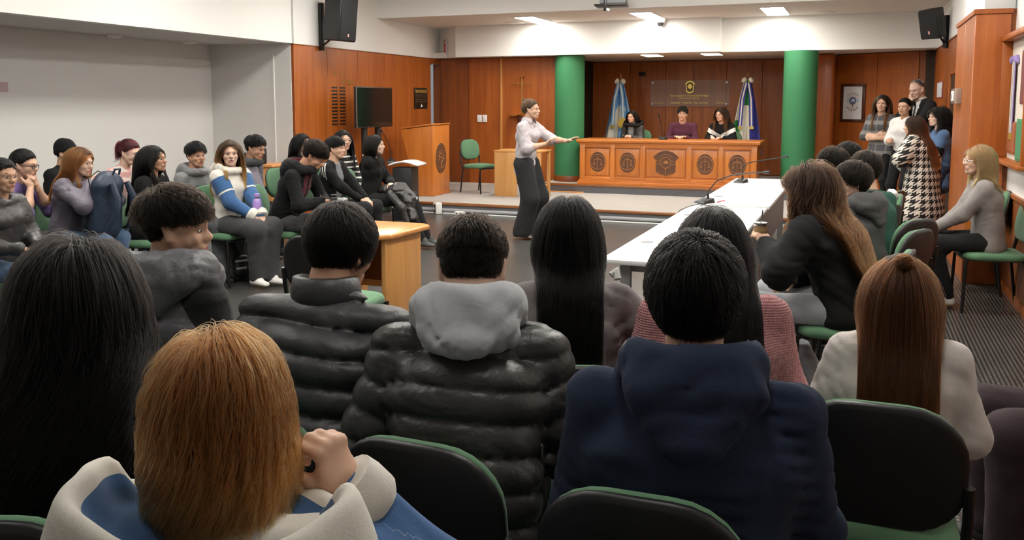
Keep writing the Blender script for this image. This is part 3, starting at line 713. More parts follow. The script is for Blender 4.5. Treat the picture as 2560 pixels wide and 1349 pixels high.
# small monitor on a wooden stand in the alcove corner
sb_ = empty('wooden_cabinet', (-7.45, 9.75, 0), 0, 'low wooden cabinet in the alcove corner', 'cabinet')
MB().box(-.35, .35, -.25, .25, 0, .80).build('body', WOOD_LITE, sb_, bevel=.004); MB().box(-.37, .37, -.27, .27, .80, .83).build('worktop', WOOD_LITEX, sb_, bevel=.005); MB().box(.351, .36, -.22, .22, .08, .74).build('door', WOOD_LITE, sb_, bevel=.004)
ds = empty('desk_speaker', (-7.42, 9.62, .832), R(-25), 'small black box speaker on the wooden cabinet', 'loudspeaker')
MB().box(-.11, .11, -.09, .09, 0, .21).build('cabinet', BLACKP, ds, bevel=.015, seg=3); MB().box(-.09, .09, -.096, -.09, .02, .19).build('grille', MATS['speaker_grille'], ds)

# ------------------------------------------------------------------ things on the floor by the stage
dv = empty('white_speaker', (-5.77, 11.66, 0), R(-40), 'small white device with a black front on the floor', 'device')
MB().box(-.06, .06, -.05, .05, 0, .17).build('housing', WHITEP, dv, bevel=.015, seg=3); MB().box(-.03, .035, -.054, -.05, .03, .14).build('front', BLACKP, dv, bevel=.002); MB().box(-.012, .016, -.056, -.054, .07, .10).build('emblem', WHITEP, dv)
jb = empty('junction_box', (-5.40, 11.64, 0), R(-5), 'white double socket box on the floor before the stage', 'socket')
MB().box(-.07, .07, -.035, .035, 0, .055).build('housing', WHITEP, jb, bevel=.006)
for s in (-.035, .035): MB().lathe([(.018, 0), (.016, .003), (0, .003)], 14).build('socket', GREYP, jb, True, loc=(s, -.035, .028), rot=(R(90), 0, 0))
tag(MB().box(-4.87, -4.23, 13.96, 14.02, .151, .168).build('wooden_batten', WOOD_LITEX, bevel=.003), 'loose pale wooden batten lying before the dais', 'batten')

# ------------------------------------------------------------------ table microphones
def gooseneck(loc, rz, pts, label, base=True):
    e = empty('microphone', loc, rz, label, 'microphone', 'gooseneck microphones')
    MB().add([(-.06, -.08, 0), (.06, -.08, 0), (.06, .08, 0), (-.06, .08, 0), (-.05, -.06, .022), (.05, -.06, .022), (.05, .07, .045), (-.05, .07, .045)], [(0, 3, 2, 1), (4, 5, 6, 7), (0, 1, 5, 4), (1, 2, 6, 5), (2, 3, 7, 6), (3, 0, 4, 7)]).build('base', BLACKP, e, bevel=.005)
    MB().tube(pts, .0055, 8).build('stem', BLACKM, e, True)
    a, b = Vector(pts[-2]), Vector(pts[-1]); d = (b - a).normalized()
    MB().tube([b, b + d * .02, b + d * .07, b + d * .075], [.007, .012, .012, .006], 10).build('capsule', BLACKP, e, True)
    MB().tube([(0, .05, .03), (0, .05, .075)], .011, 10).build('collar', BLACKP, e, True)
    return e
gooseneck((-1.20, 10.0, .752), R(-15), [(0, .05, .05), (.0, .055, .16), (.06, .05, .22), (.25, .0, .26), (.47, -.05, .30)], 'black desk microphone leaning right on the far white table')
gooseneck((-1.245, 7.80, .752), R(-30), [(0, .05, .05), (.01, .06, .12), (.08, .07, .20), (.25, .05, .26), (.50, 0, .30), (.62, -.02, .31)], 'black desk microphone near the joint of the white tables')
cb = MB().tube([(-1.23, 7.74, .757), (-1.28, 7.66, .756), (-1.33, 7.5, .75), (-1.345, 7.2, .752), (-1.36, 6.9, .70), (-1.37, 6.7, .5), (-1.36, 6.6, .03)], .004, 6).build('microphone_cable', BLACKP, smooth=True)
tag(cb, 'thin black cable drooping over the edge of the white table', 'cable')
tag(MB().tube([(-1.14, 7.86, .758), (-1.10, 7.98, .763), (-1.09, 8.0, .763)], [.005, .005, .002], 8).build('red_pen', mat('pen_red', (.6, .03, .05), .4), smooth=True), 'red pen lying on the white table', 'pen')
gooseneck((-6.15, 10.95, .80), R(20), [(0, .05, .05), (.0, .05, .15), (-.04, .0, .3), (-.10, -.06, .42)], 'thin gooseneck microphone left of the lectern')
gooseneck((-2.99, 14.42, 1.042), R(170), [(0, .05, .05), (.0, .06, .12), (.0, .08, .20), (.02, .10, .30), (.03, .12, .36)], 'desk microphone in front of the student in the maroon sweater')
sd_ = empty('writing_stand', (-5.98, 10.95, 0), R(10), 'small dark desk with a white curved top left of the lectern', 'desk')
MB().box(-.08, .2, -.16, .16, .0, .74).build('body', BLACKP, sd_, bevel=.01); m = MB(); nn = 10
m.add([(-.12 + .42 * k / nn, -.22, .765 + .05 * math.sin(math.pi * k / nn)) for k in range(nn + 1)] + [(-.12 + .42 * k / nn, .22, .765 + .05 * math.sin(math.pi * k / nn)) for k in range(nn + 1)], [(k, k + 1, k + nn + 2, k + nn + 1) for k in range(nn)])
o = m.build('white_top', WHITEP, sd_, True); s = o.modifiers.new('s', 'SOLIDIFY'); s.thickness = .02; s.offset = 1
# ------------------------------------------------------------------ implicit-surface body builder
def nrm(v): v = np.asarray(v, float); return v / (np.linalg.norm(v) + 1e-9)
class Field:
    """sum of exp(-k d) over rounded, tapered, optionally flattened capsules -> one smooth closed surface"""
    def __init__(s, lo, hi, h, k=55.0):
        s.h = h; s.k = k; s.lo = np.asarray(lo, np.float32)
        n = np.maximum(4, np.ceil((np.asarray(hi) - s.lo) / h).astype(int) + 1); s.n = n
        s.ax = [s.lo[i] + h * np.arange(n[i], dtype=np.float32) for i in range(3)]
        s.S = np.zeros(n, np.float32)
    def cap(s, a, b, ra, rb=None, side=None, w=1.0, baffle=None, sign=1, q0=0.0, up=None, wu=1.0):
        rb = ra if rb is None else rb
        a = np.asarray(a, np.float32); b = np.asarray(b, np.float32)
        pad = max(ra, rb) * max(w, wu) + 3.2 / s.k
        i0 = [max(0, int((min(a[i], b[i]) - pad - s.lo[i]) / s.h)) for i in range(3)]
        i1 = [min(s.n[i], int((max(a[i], b[i]) + pad - s.lo[i]) / s.h) + 2) for i in range(3)]
        if any(i0[i] >= i1[i] for i in range(3)): return
        X = s.ax[0][i0[0]:i1[0], None, None] - a[0]; Y = s.ax[1][None, i0[1]:i1[1], None] - a[1]; Z = s.ax[2][None, None, i0[2]:i1[2]] - a[2]
        ab = b - a; L2 = float(ab @ ab)
        if L2 > 1e-8: t = np.clip((X * ab[0] + Y * ab[1] + Z * ab[2]) / L2, 0, 1)
        else: t = np.zeros((X.shape[0], Y.shape[1], Z.shape[2]), np.float32)
        vx = X - t * ab[0]; vy = Y - t * ab[1]; vz = Z - t * ab[2]
        d2 = vx * vx + vy * vy + vz * vz
        if side is not None and w != 1.0:
            u = nrm(side); q = vx * u[0] + vy * u[1] + vz * u[2]; d2 = d2 - q * q * (1 - 1 / (w * w))
        if up is not None and wu != 1.0:
            u = nrm(up); q = vx * u[0] + vy * u[1] + vz * u[2]; d2 = d2 - q * q * (1 - 1 / (wu * wu))
        d = np.sqrt(np.maximum(d2, 1e-10)) - (ra + (rb - ra) * t)
        if baffle:
            per, amp = baffle; q = q0 + t * math.sqrt(L2)
            d = d + amp * (1 - np.abs(np.sin(math.pi * q / per)) ** .55)
        s.S[i0[0]:i1[0], i0[1]:i1[1], i0[2]:i1[2]] += sign * np.exp(np.clip(-s.k * d, -12, 14)).astype(np.float32)
    def dist(s): return -np.log(np.maximum(s.S, 1e-6)) / s.k
    def grid(s): return np.meshgrid(*s.ax, indexing='ij', sparse=True)

def surface_nets(f, lo, h):
    """naive surface nets over f (negative inside): vertices (N,3), quads (M,4)"""
    ins = f < 0
    c = sum(ins[i:f.shape[0] - 1 + i, j:f.shape[1] - 1 + j, k:f.shape[2] - 1 + k].astype(np.int8) for i in (0, 1) for j in (0, 1) for k in (0, 1))
    cells = np.argwhere((c > 0) & (c < 8))
    if len(cells) == 0: return np.zeros((0, 3)), np.zeros((0, 4), int)
    idx = -np.ones(c.shape, np.int32); idx[tuple(cells.T)] = np.arange(len(cells))
    acc = np.zeros((len(cells), 3)); cnt = np.zeros(len(cells))
    corner = [(i, j, k) for i in (0, 1) for j in (0, 1) for k in (0, 1)]
    val = {cc: f[cells[:, 0] + cc[0], cells[:, 1] + cc[1], cells[:, 2] + cc[2]] for cc in corner}
    for cc in corner:
        for ax in range(3):
            if cc[ax] == 0:
                dd = list(cc); dd[ax] = 1; dd = tuple(dd)
                a, b = val[cc], val[dd]; m = (a < 0) != (b < 0)
                t = np.where(m, a / np.where(np.abs(a - b) < 1e-9, 1, a - b), 0)
                p = np.array(cc, float)[None] + np.zeros((len(cells), 3)); p[:, ax] += t
                acc[m] += p[m]; cnt[m] += 1
    V = (cells + acc / np.maximum(cnt, 1)[:, None]) * h + np.asarray(lo)
    Q = []
    for ax in range(3):
        o1, o2 = [(1, 2), (2, 0), (0, 1)][ax]
        sl = [slice(None)] * 3; sl2 = [slice(None)] * 3; sl[ax] = slice(0, -1); sl2[ax] = slice(1, None)
        A = ins[tuple(sl)]; B = ins[tuple(sl2)]
        e = np.argwhere(A != B)
        ok = (e[:, o1] > 0) & (e[:, o2] > 0) & (e[:, o1] < f.shape[o1] - 1) & (e[:, o2] < f.shape[o2] - 1)
        e = e[ok]
        def g(d1, d2):
            q = e.copy(); q[:, o1] += d1; q[:, o2] += d2; return idx[q[:, 0], q[:, 1], q[:, 2]]
        q = np.stack([g(-1, -1), g(0, -1), g(0, 0), g(-1, 0)], 1)
        fl = ~A[tuple(e.T)]; q[fl] = q[fl][:, ::-1]
        Q.append(q)
    return V, np.concatenate(Q)

def wrinkle(F, amp, seed, freq=16.0):
    """cloth folds added to a distance field: soft swells plus narrow creases that come and go"""
    rg = np.random.default_rng(seed); X, Y, Z = [g.astype(np.float32) for g in F.grid()]; n = 0
    def ln(k): return np.float32(k[0]) * X + np.float32(k[1]) * Y + np.float32(k[2]) * Z
    for i in range(3):
        k = rg.normal(size=3) * freq * (1 + .5 * i); ph = rg.uniform(0, 6); k2 = rg.normal(size=3) * freq * .5
        n = n + np.sin(ln(k) + np.float32(ph) + np.float32(1.6) * np.sin(ln(k2))) / (1 + .6 * i)
    n = n * .6
    for i in range(3):
        k = rg.normal(size=3) * np.array([.7, .7, 1.25]) * freq * 2.6; k2 = rg.normal(size=3) * freq * .9; k3 = rg.normal(size=3) * freq * .8; ph = rg.uniform(0, 6, 2)
        cr = 1 - np.abs(np.sin(ln(k) + np.float32(ph[0]) + np.float32(1.8) * np.sin(ln(k2)))); mk = np.clip(np.sin(ln(k3) + np.float32(ph[1])) + .2, 0, 1)
        n = n + np.float32(1.5) * cr * cr * mk
    return np.float32(amp) * n

def rot_m(yaw, pitch, roll=0):
    return np.array((Matrix.Rotation(R(yaw), 3, 'Z') @ Matrix.Rotation(R(-pitch), 3, 'X') @ Matrix.Rotation(R(roll), 3, 'Y')))

# ------------------------------------------------------------------ skin, eyes
def skin_mat(tone):
    n = 'skin_%s' % tone
    if n in MATS: return MATS[n]
    c = {'pale': (.66, .44, .34), 'light': (.60, .37, .26), 'mid': (.55, .325, .215), 'tan': (.48, .265, .17)}[tone]
    m = mat(n, c, .5, spec=.35); b = bsdf(m); b.inputs['Subsurface Weight'].default_value = .12; b.inputs['Subsurface Radius'].default_value = (.012, .005, .003)
    v = coords(m); t = nd(m, 'ShaderNodeTexNoise', Scale=28.0, Detail=4.0); lk(m, v, t.inputs['Vector'])
    lk(m, ramp(m, t.outputs['Fac'], [(.35, tuple(x * f for x, f in zip(c, (.97, .94, .93)))), (.65, tuple(min(1, x * 1.02) for x in c))]), b.inputs['Base Color'])
    return m
def lip_mat(tone):
    c = {'pale': (.48, .19, .17), 'light': (.43, .17, .145), 'mid': (.34, .13, .10), 'tan': (.26, .10, .075)}[tone]
    return mat('lips_%s' % tone, c, .4)
EYE_W = mat('eye_white', (.62, .58, .55), .25); EYE_I = mat('iris_brown', (.025, .013, .008), .15); LASH = mat('lash', (.012, .009, .008), .6)
def eye_mesh():
    V = []; F = []; MI = []; n, r = 14, 6
    V.append((0, .0042, 0))
    for i in range(1, r + 1):
        a = math.pi / 2 * i / r
        for k in range(n): t = 2 * math.pi * k / n; V.append((.0145 * math.sin(a) * math.cos(t), .0042 * math.cos(a), .0058 * math.sin(a) * math.sin(t)))
    for k in range(n): F.append((0, 1 + k, 1 + (k + 1) % n)); MI.append(1)
    for i in range(r - 1):
        for k in range(n):
            F.append((1 + i * n + k, 1 + i * n + n + k, 1 + i * n + n + (k + 1) % n, 1 + i * n + (k + 1) % n))
            x = V[1 + i * n + k][0]; z = V[1 + i * n + k][2]
            MI.append(2 if (z > .0030 and i >= 2) else (1 if abs(x) < .0072 else 0))
    me = bpy.data.meshes.new('eye'); me.from_pydata(V, [], F)
    for m in (EYE_W, EYE_I, LASH): me.materials.append(m)
    me.polygons.foreach_set('material_index', np.array(MI, np.int32)); me.polygons.foreach_set('use_smooth', np.ones(len(F), bool)); return me
EYE_ME = eye_mesh()
def brow_mesh():
    m = MB(); pts = []; 
    for k in range(7): u = k / 6; pts.append((.013 + .036 * u, .006 * (1 - (u * 1.15) ** 2) - .003, .0055 * math.sin(u * 2.4)))
    m.tube(pts, [.0018, .0032, .0034, .0032, .0028, .002, .001], 6); return m

# ------------------------------------------------------------------ hair
def hair_mats(style):
    """cap + strand materials; root and tip colours"""
    n = 'hair_%s' % style['col']
    root, tip, cap = HAIRC[style['col']]
    mc = mat(n + '_under', cap, .6, spec=.2)
    if n in MATS: return MATS[n], mc
    m = bpy.data.materials.new(n); m.use_nodes = True; nt = m.node_tree; nt.nodes.clear()
    out = nt.nodes.new('ShaderNodeOutputMaterial'); hb = nt.nodes.new('ShaderNodeBsdfHairPrincipled'); hb.parametrization = 'COLOR'
    hi = nt.nodes.new('ShaderNodeHairInfo')
    rp = nt.nodes.new('ShaderNodeValToRGB'); e = rp.color_ramp.elements; e[0].position = .15; e[0].color = (*root, 1); e[1].position = .75; e[1].color = (*tip, 1)
    hs = nt.nodes.new('ShaderNodeHueSaturation'); ma = nt.nodes.new('ShaderNodeMath'); ma.operation = 'MULTIPLY_ADD'; ma.inputs[1].default_value = .7; ma.inputs[2].default_value = .6
    nt.links.new(hi.outputs['Intercept'], rp.inputs[0]); nt.links.new(rp.outputs[0], hs.inputs['Color']); nt.links.new(hi.outputs['Random'], ma.inputs[0]); nt.links.new(ma.outputs[0], hs.inputs['Value'])
    nt.links.new(hs.outputs[0], hb.inputs['Color']); hb.inputs['IOR'].default_value = 1.28; hb.inputs['Roughness'].default_value = .34; hb.inputs['Radial Roughness'].default_value = .4; hb.inputs['Random Roughness'].default_value = .2
    nt.links.new(hb.outputs[0], out.inputs[0]); MATS[n] = m
    return m, mc
HAIRC = {'black': ((.0045, .004, .004), (.005, .0045, .0045), (.005, .0045, .0045)),
         'soft_black': ((.006, .005, .0047), (.008, .0068, .0062), (.006, .005, .0047)),
         'dark': ((.0065, .0046, .0035), (.009, .006, .0044), (.0065, .0047, .0037)),
         'brown': ((.018, .009, .005), (.12, .050, .017), (.014, .008, .005)),
         'midbrown': ((.10, .055, .032), (.13, .075, .042), (.05, .028, .017)),
         'auburn': ((.055, .019, .007), (.10, .033, .010), (.03, .011, .005)),
         'auburn_lit': ((.16, .062, .020), (.26, .105, .035), (.07, .028, .010)),
         'copper': ((.13, .05, .016), (.30, .115, .03), (.06, .022, .008)),
         'red': ((.10, .012, .018), (.03, .012, .012), (.03, .008, .008)),
         'ombre': ((.05, .028, .016), (.33, .16, .055), (.04, .022, .012)),
         'blonde': ((.30, .18, .085), (.46, .29, .13), (.18, .10, .045)),
         'grey': ((.11, .10, .095), (.15, .14, .13), (.05, .045, .042))}

def make_strands(name, P, radius, m, parent):
    """P: (n, k, 3) strand points in the parent's space"""
    n, k, _ = P.shape
    hc = bpy.data.hair_curves.new(name); hc.add_curves([k] * n)
    hc.attributes['position'].data.foreach_set('vector', np.ascontiguousarray(P.reshape(-1, 3), np.float32).ravel()) if 'position' in hc.attributes else None
    ra = hc.attributes.get('radius') or hc.attributes.new('radius', 'FLOAT', 'POINT')
    tp = np.linspace(0, 1, k); prof = radius * (1 - .65 * tp ** 3)
    ra.data.foreach_set('value', np.tile(prof, n).astype(np.float32))
    hc.materials.append(m)
    o = bpy.data.objects.new(name, hc); link(o, parent); o['kind'] = 'stuff'
    return o

CR_C = np.array([0, -.012, .030]); CR_R = np.array([.079, .099, .092])          # cranium ellipsoid in head space
FA_C = np.array([0, .022, -.035]); FA_R = np.array([.064, .074, .085])
HL_Y = [-.13, -.085, -.05, -.018, .012, .045, .070, .095, .13]; HL_Z = [-.070, -.066, -.045, -.008, .012, .038, .062, .080, .095]
def hairline(y, off=(1.0, 0.0)): return np.interp(y, HL_Y, HL_Z) * off[0] + off[1]
def scalp_roots(n, rg, line=(1.0, .0), fade=None):
    d = rg.normal(size=(n * 5, 3)); d /= np.linalg.norm(d, axis=1)[:, None]
    p = CR_C + d * CR_R
    ok = p[:, 2] > hairline(p[:, 1], line) + rg.normal(size=len(p)) * .004
    p = p[ok][:n]; nn = (p - CR_C) / CR_R ** 2; nn /= np.linalg.norm(nn, axis=1)[:, None]
    return p, nn

def push_ell(p, c, r, lev):
    q = (p - c) / r; l = np.linalg.norm(q, axis=1); m = l < lev
    if m.any(): p[m] = c + (q[m] * (lev[m] / np.maximum(l[m], 1e-6))[:, None]) * r
    return p

def grow(roots, nrmv, dir0, length, steps, Hm, Hc, caps, rg, grav=.25, stiff=.75, wave=0.0, lift=None, wfreq=3.0, curl_seed=0, clump=.0, xlim=None, hug=0.0, hugw=.03, face=False, smooth=0, wamp=0.0):
    """strands in person space; Hm/Hc head rotation+centre; caps = body capsules (a,b,r,side,w) to lie on"""
    n = len(roots); p = roots.copy(); d = dir0.copy(); P = [p @ Hm.T + Hc]
    fside = roots[:, 1] > .055; ds = length / steps; lev = 1.0 + (lift if lift is not None else rg.uniform(.03, .2, n))
    ph = rg.uniform(0, 6.28, n); rnd = rg.uniform(0, 1, n); gl = Hm.T @ np.array([0, 0, -1.0])
    if clump:
        key = np.floor(ph * 0 + (np.arctan2(roots[:, 0], roots[:, 1] + .02) * 9)); ph = ph * (1 - clump) + clump * ((key * 2.4) % 6.28)
    for i in range(steps):
        d = d * stiff + gl[None] * grav
        d /= np.linalg.norm(d, axis=1)[:, None] + 1e-9
        if wave:
            tt = (i / steps) * wfreq * 6.28 + ph; amp = wave * min(1, i / 5)
            side = np.cross(d, gl[None]); side /= np.linalg.norm(side, axis=1)[:, None] + 1e-3
            d = d + side * (np.sin(tt) * amp)[:, None] + np.stack([np.cos(tt) * amp * .6, np.sin(tt * .8) * amp * .6, np.zeros(n)], 1)
        p = p + d * (ds[:, None] if isinstance(ds, np.ndarray) else ds)
        p = push_ell(p, CR_C, CR_R, lev); p = push_ell(p, FA_C, FA_R, lev * .99)
        if face:
            lowm = (p[:, 2] < .03) & (p[:, 2] > -.16); yl = .022 + .02 * rnd
            bk_ = lowm & (p[:, 1] > yl); p[bk_, 1] -= (p[bk_, 1] - yl[bk_]) * .5
            fm = (p[:, 2] < .055) & (p[:, 1] > .03) & (np.abs(p[:, 0]) < .068); p[fm, 0] += np.where(p[fm, 0] >= 0, 1, -1) * (.07 - np.abs(p[fm, 0])) * .6
            p = push_ell(p, CR_C, CR_R, lev); p = push_ell(p, FA_C, FA_R, lev * .99)
        if hug:
            qq = (p - CR_C) / CR_R; l = np.linalg.norm(qq, axis=1); tl = l + (np.minimum(l, lev * (1 + hugw * np.sin(ph + i * 1.1))) - l) * hug; p = CR_C + qq * (tl / l)[:, None] * CR_R
        q = p @ Hm.T + Hc
        for a, b, r, side, w in caps:
            ab = b - a; t = np.clip(((q - a) @ ab) / (ab @ ab), 0, 1); v = q - a - t[:, None] * ab
            if w != 1: sd = v @ side; v2 = v - side[None] * (sd * (1 - 1 / w))[:, None]
            else: v2 = v
            l = np.linalg.norm(v2, axis=1); rr = r + .006 + .06 * (lev - 1.0); m = l < rr
            if m.any():     # slide to the back or the front of the trunk, never sideways
                o2 = np.maximum(rr[m] ** 2 - (l[m] ** 2 - v2[m][:, 1] ** 2), 0); dy = np.sqrt(o2) - np.abs(v2[m][:, 1]); q[m, 1] += np.where(fside[m], 1, -1) * np.maximum(dy, 0)
        if xlim is not None:
            lowm = q[:, 2] < Hc[2] - .10; ex_ = np.abs(q[:, 0]) - xlim * (.75 + .5 * rnd)
            mm = lowm & (ex_ > 0); q[mm, 0] -= np.sign(q[mm, 0]) * ex_[mm] * .45
        pn = (q - Hc) @ Hm
        if i > 0: d = .55 * d + .45 * (pn - prev) / (np.linalg.norm(pn - prev, axis=1)[:, None] + 1e-6)
        prev = pn; p = pn; P.append(q)
    P = np.stack(P, 1)
    for _ in range(smooth): P[:, 1:-1] = .5 * P[:, 1:-1] + .25 * (P[:, :-2] + P[:, 2:])
    if wamp:
        t = np.linspace(0, 1, P.shape[1])[None]; w_ = wamp * np.clip((t - .12) * 3, 0, 1); th_ = wfreq * 6.28 * t + (ph + .5 * rnd)[:, None]
        P[:, :, 0] += w_ * np.sin(th_); P[:, :, 1] += .8 * w_ * np.cos(th_ * .93 + 1)
    return P
def ik(S, T, l1, l2, hint):
    S = np.asarray(S, float); T = np.asarray(T, float); v = T - S; d = np.linalg.norm(v)
    if d > (l1 + l2) * .995: T = S + v / d * (l1 + l2) * .995; v = T - S; d = np.linalg.norm(v)
    u = v / d; a = (l1 * l1 - l2 * l2 + d * d) / (2 * d); h = math.sqrt(max(0, l1 * l1 - a * a))
    hv = np.asarray(hint, float); hv = hv - u * (hv @ u); hv = nrm(hv)
    return S + u * a + hv * h, T

def hand_geo(wrist, fd, pn, side, curl, s, h, thumb=.5, spread=1.0):
    """five-fingered hand; fd finger direction, pn palm-facing direction, side +1 right / -1 left"""
    fd = nrm(fd); pn = np.asarray(pn, float); pn = nrm(pn - fd * (pn @ fd)); z = -pn; x = np.cross(fd, z) * (-side)
    def W(p): return (x * p[0] + fd * p[1] + z * p[2]) * s
    pts = []; 
    fing = [(.030, .082, .068), (.010, .088, .076), (-.010, .084, .070), (-.029, .074, .055)]
    caps = [((0, -.03, 0), (0, .02, 0), .021, .020, 1.35), ((.004, .03, 0), (.0, .078, -.002), .0135, .012, 2.9), ((.022, .025, -.006), (.03, .05, -.006), .016, .012, 1.2)]
    for i, (bx, by, L) in enumerate(fing):
        a = 0.0; p = np.array([bx, by, -.001]); c = curl if not isinstance(curl, (list, tuple)) else curl[i]
        sp = spread * (1.5 - i) * .07
        for seg, (fr, ca) in enumerate(((.45, 62), (.31, 75), (.24, 48))):
            a += R(ca) * c + R(3); q = p + L * fr * np.array([math.sin(sp) * math.cos(a), math.cos(a) * math.cos(sp), -math.sin(a)])
            r0 = .0088 - .0008 * seg - (.001 if i == 3 else 0); caps.append((p, q, r0, r0 - .0007, 1)); p = q
    tb = np.array([.030, .022, -.008]); td = nrm([.80 - .35 * thumb, .62, -.25 - .55 * thumb]); p2 = tb + td * .036; td2 = nrm(td + np.array([-.35 * thumb, .35, -.25 * thumb])); p3 = p2 + td2 * .032
    caps += [((.012, .005, -.004), tb, .017, .0145, 1), (tb, p2, .0135, .0105, 1), (p2, p3, .0105, .0085, 1)]
    L = [(W(np.asarray(a)), W(np.asarray(b)), ra * s, rb * s, w) for a, b, ra, rb, w in caps]
    allp = np.array([q for a, b, *_ in L for q in (a, b)]); lo = allp.min(0) - .026; hi = allp.max(0) + .026
    F = Field(lo, hi, h, 260.0)
    for a, b, ra, rb, w in L: F.cap(a, b, ra, rb, x, w)
    V, Q = surface_nets(F.dist(), lo, h)
    return V + np.asarray(wrist), Q

def head_geo(nb_local, h, fem, nose=1.0, jaw=1.0, beard=False):
    lo = np.array([-.105, -.135, min(-.17, nb_local[2] - .02)]); lo[1] = min(lo[1], nb_local[1] - .07); hi = np.array([.105, .145, .145])
    F = Field(lo, hi, h, 150.0); C = F.cap
    ex = (1, 0, 0)
    C((0, -.035, .038), (0, .012, .036), .071, .070, ex, 1.02, up=(0, 0, 1), wu=1.17)
    C((0, .035, .02), (0, .035, -.03), .052, .047, ex, 1.14)
    C((0, .045, -.045), (0, .058, -.085), .037 * jaw, .024 * jaw, ex, 1.25)
    for s in (-1, 1):
        C((s * .050, .0, -.035), (s * .028, .052, -.082), .020 * jaw, .018, None)
        C((s * .038, .062, -.022), (s * .044, .05, -.03), .021, .019)
        C((s * .012, .089, .024), (s * .042, .076, .023), .0085, .009)
        C((s * .075, -.012, .016), (s * .077, -.005, -.026), .0095, .0065, (.55 * s, -1, 0), 1.9)
        C((s * .0095, .0985, -.0255), (s * .0095, .0985, -.0255), .0066 * nose)
    C((0, .087, .020), (0, .106, -.019), .0068 * nose, .0092 * nose)
    C((0, .106, -.019), (0, .098, -.031), .0082 * nose, .005)
    C((-.016, .0875, -.056), (.016, .0875, -.056), .0066); C((0, .0915, -.0555), (0, .0915, -.0555), .007)
    C((-.013, .087, -.066), (.013, .087, -.066), .0075)
    C((0, .078, -.090), (0, .078, -.094), .016)
    rn = .050 if fem else .058
    C((0, -.018, -.05), nb_local, rn, rn * 1.06, ex, 1.04)
    d = F.dist(); X, Y, Z = F.grid()
    for s in (-1, 1):
        dd = np.sqrt((X - s * .031) ** 2 + (Y - .113) ** 2 + ((Z - .004) * 1.25) ** 2) - .0275
        d = np.maximum(d, -dd) * .5 + .5 * (np.log(np.exp(np.clip(160 * d, -40, 40)) + np.exp(np.clip(-160 * dd, -40, 40))) / 160)
    md = np.sqrt((X * .38) ** 2 + (Y - .099) ** 2 + ((Z + .0612) * 1.0) ** 2) - .0042
    d = np.maximum(d, -md)
    V, Q = surface_nets(d, lo, h)
    c = V[Q].mean(1)
    lip = (np.abs(c[:, 0]) < .025 - 1.1 * np.abs(c[:, 2] + .061)) & (c[:, 1] > .083) & (c[:, 2] > -.0735) & (c[:, 2] < -.0495)
    return V, Q, lip.astype(np.int32)

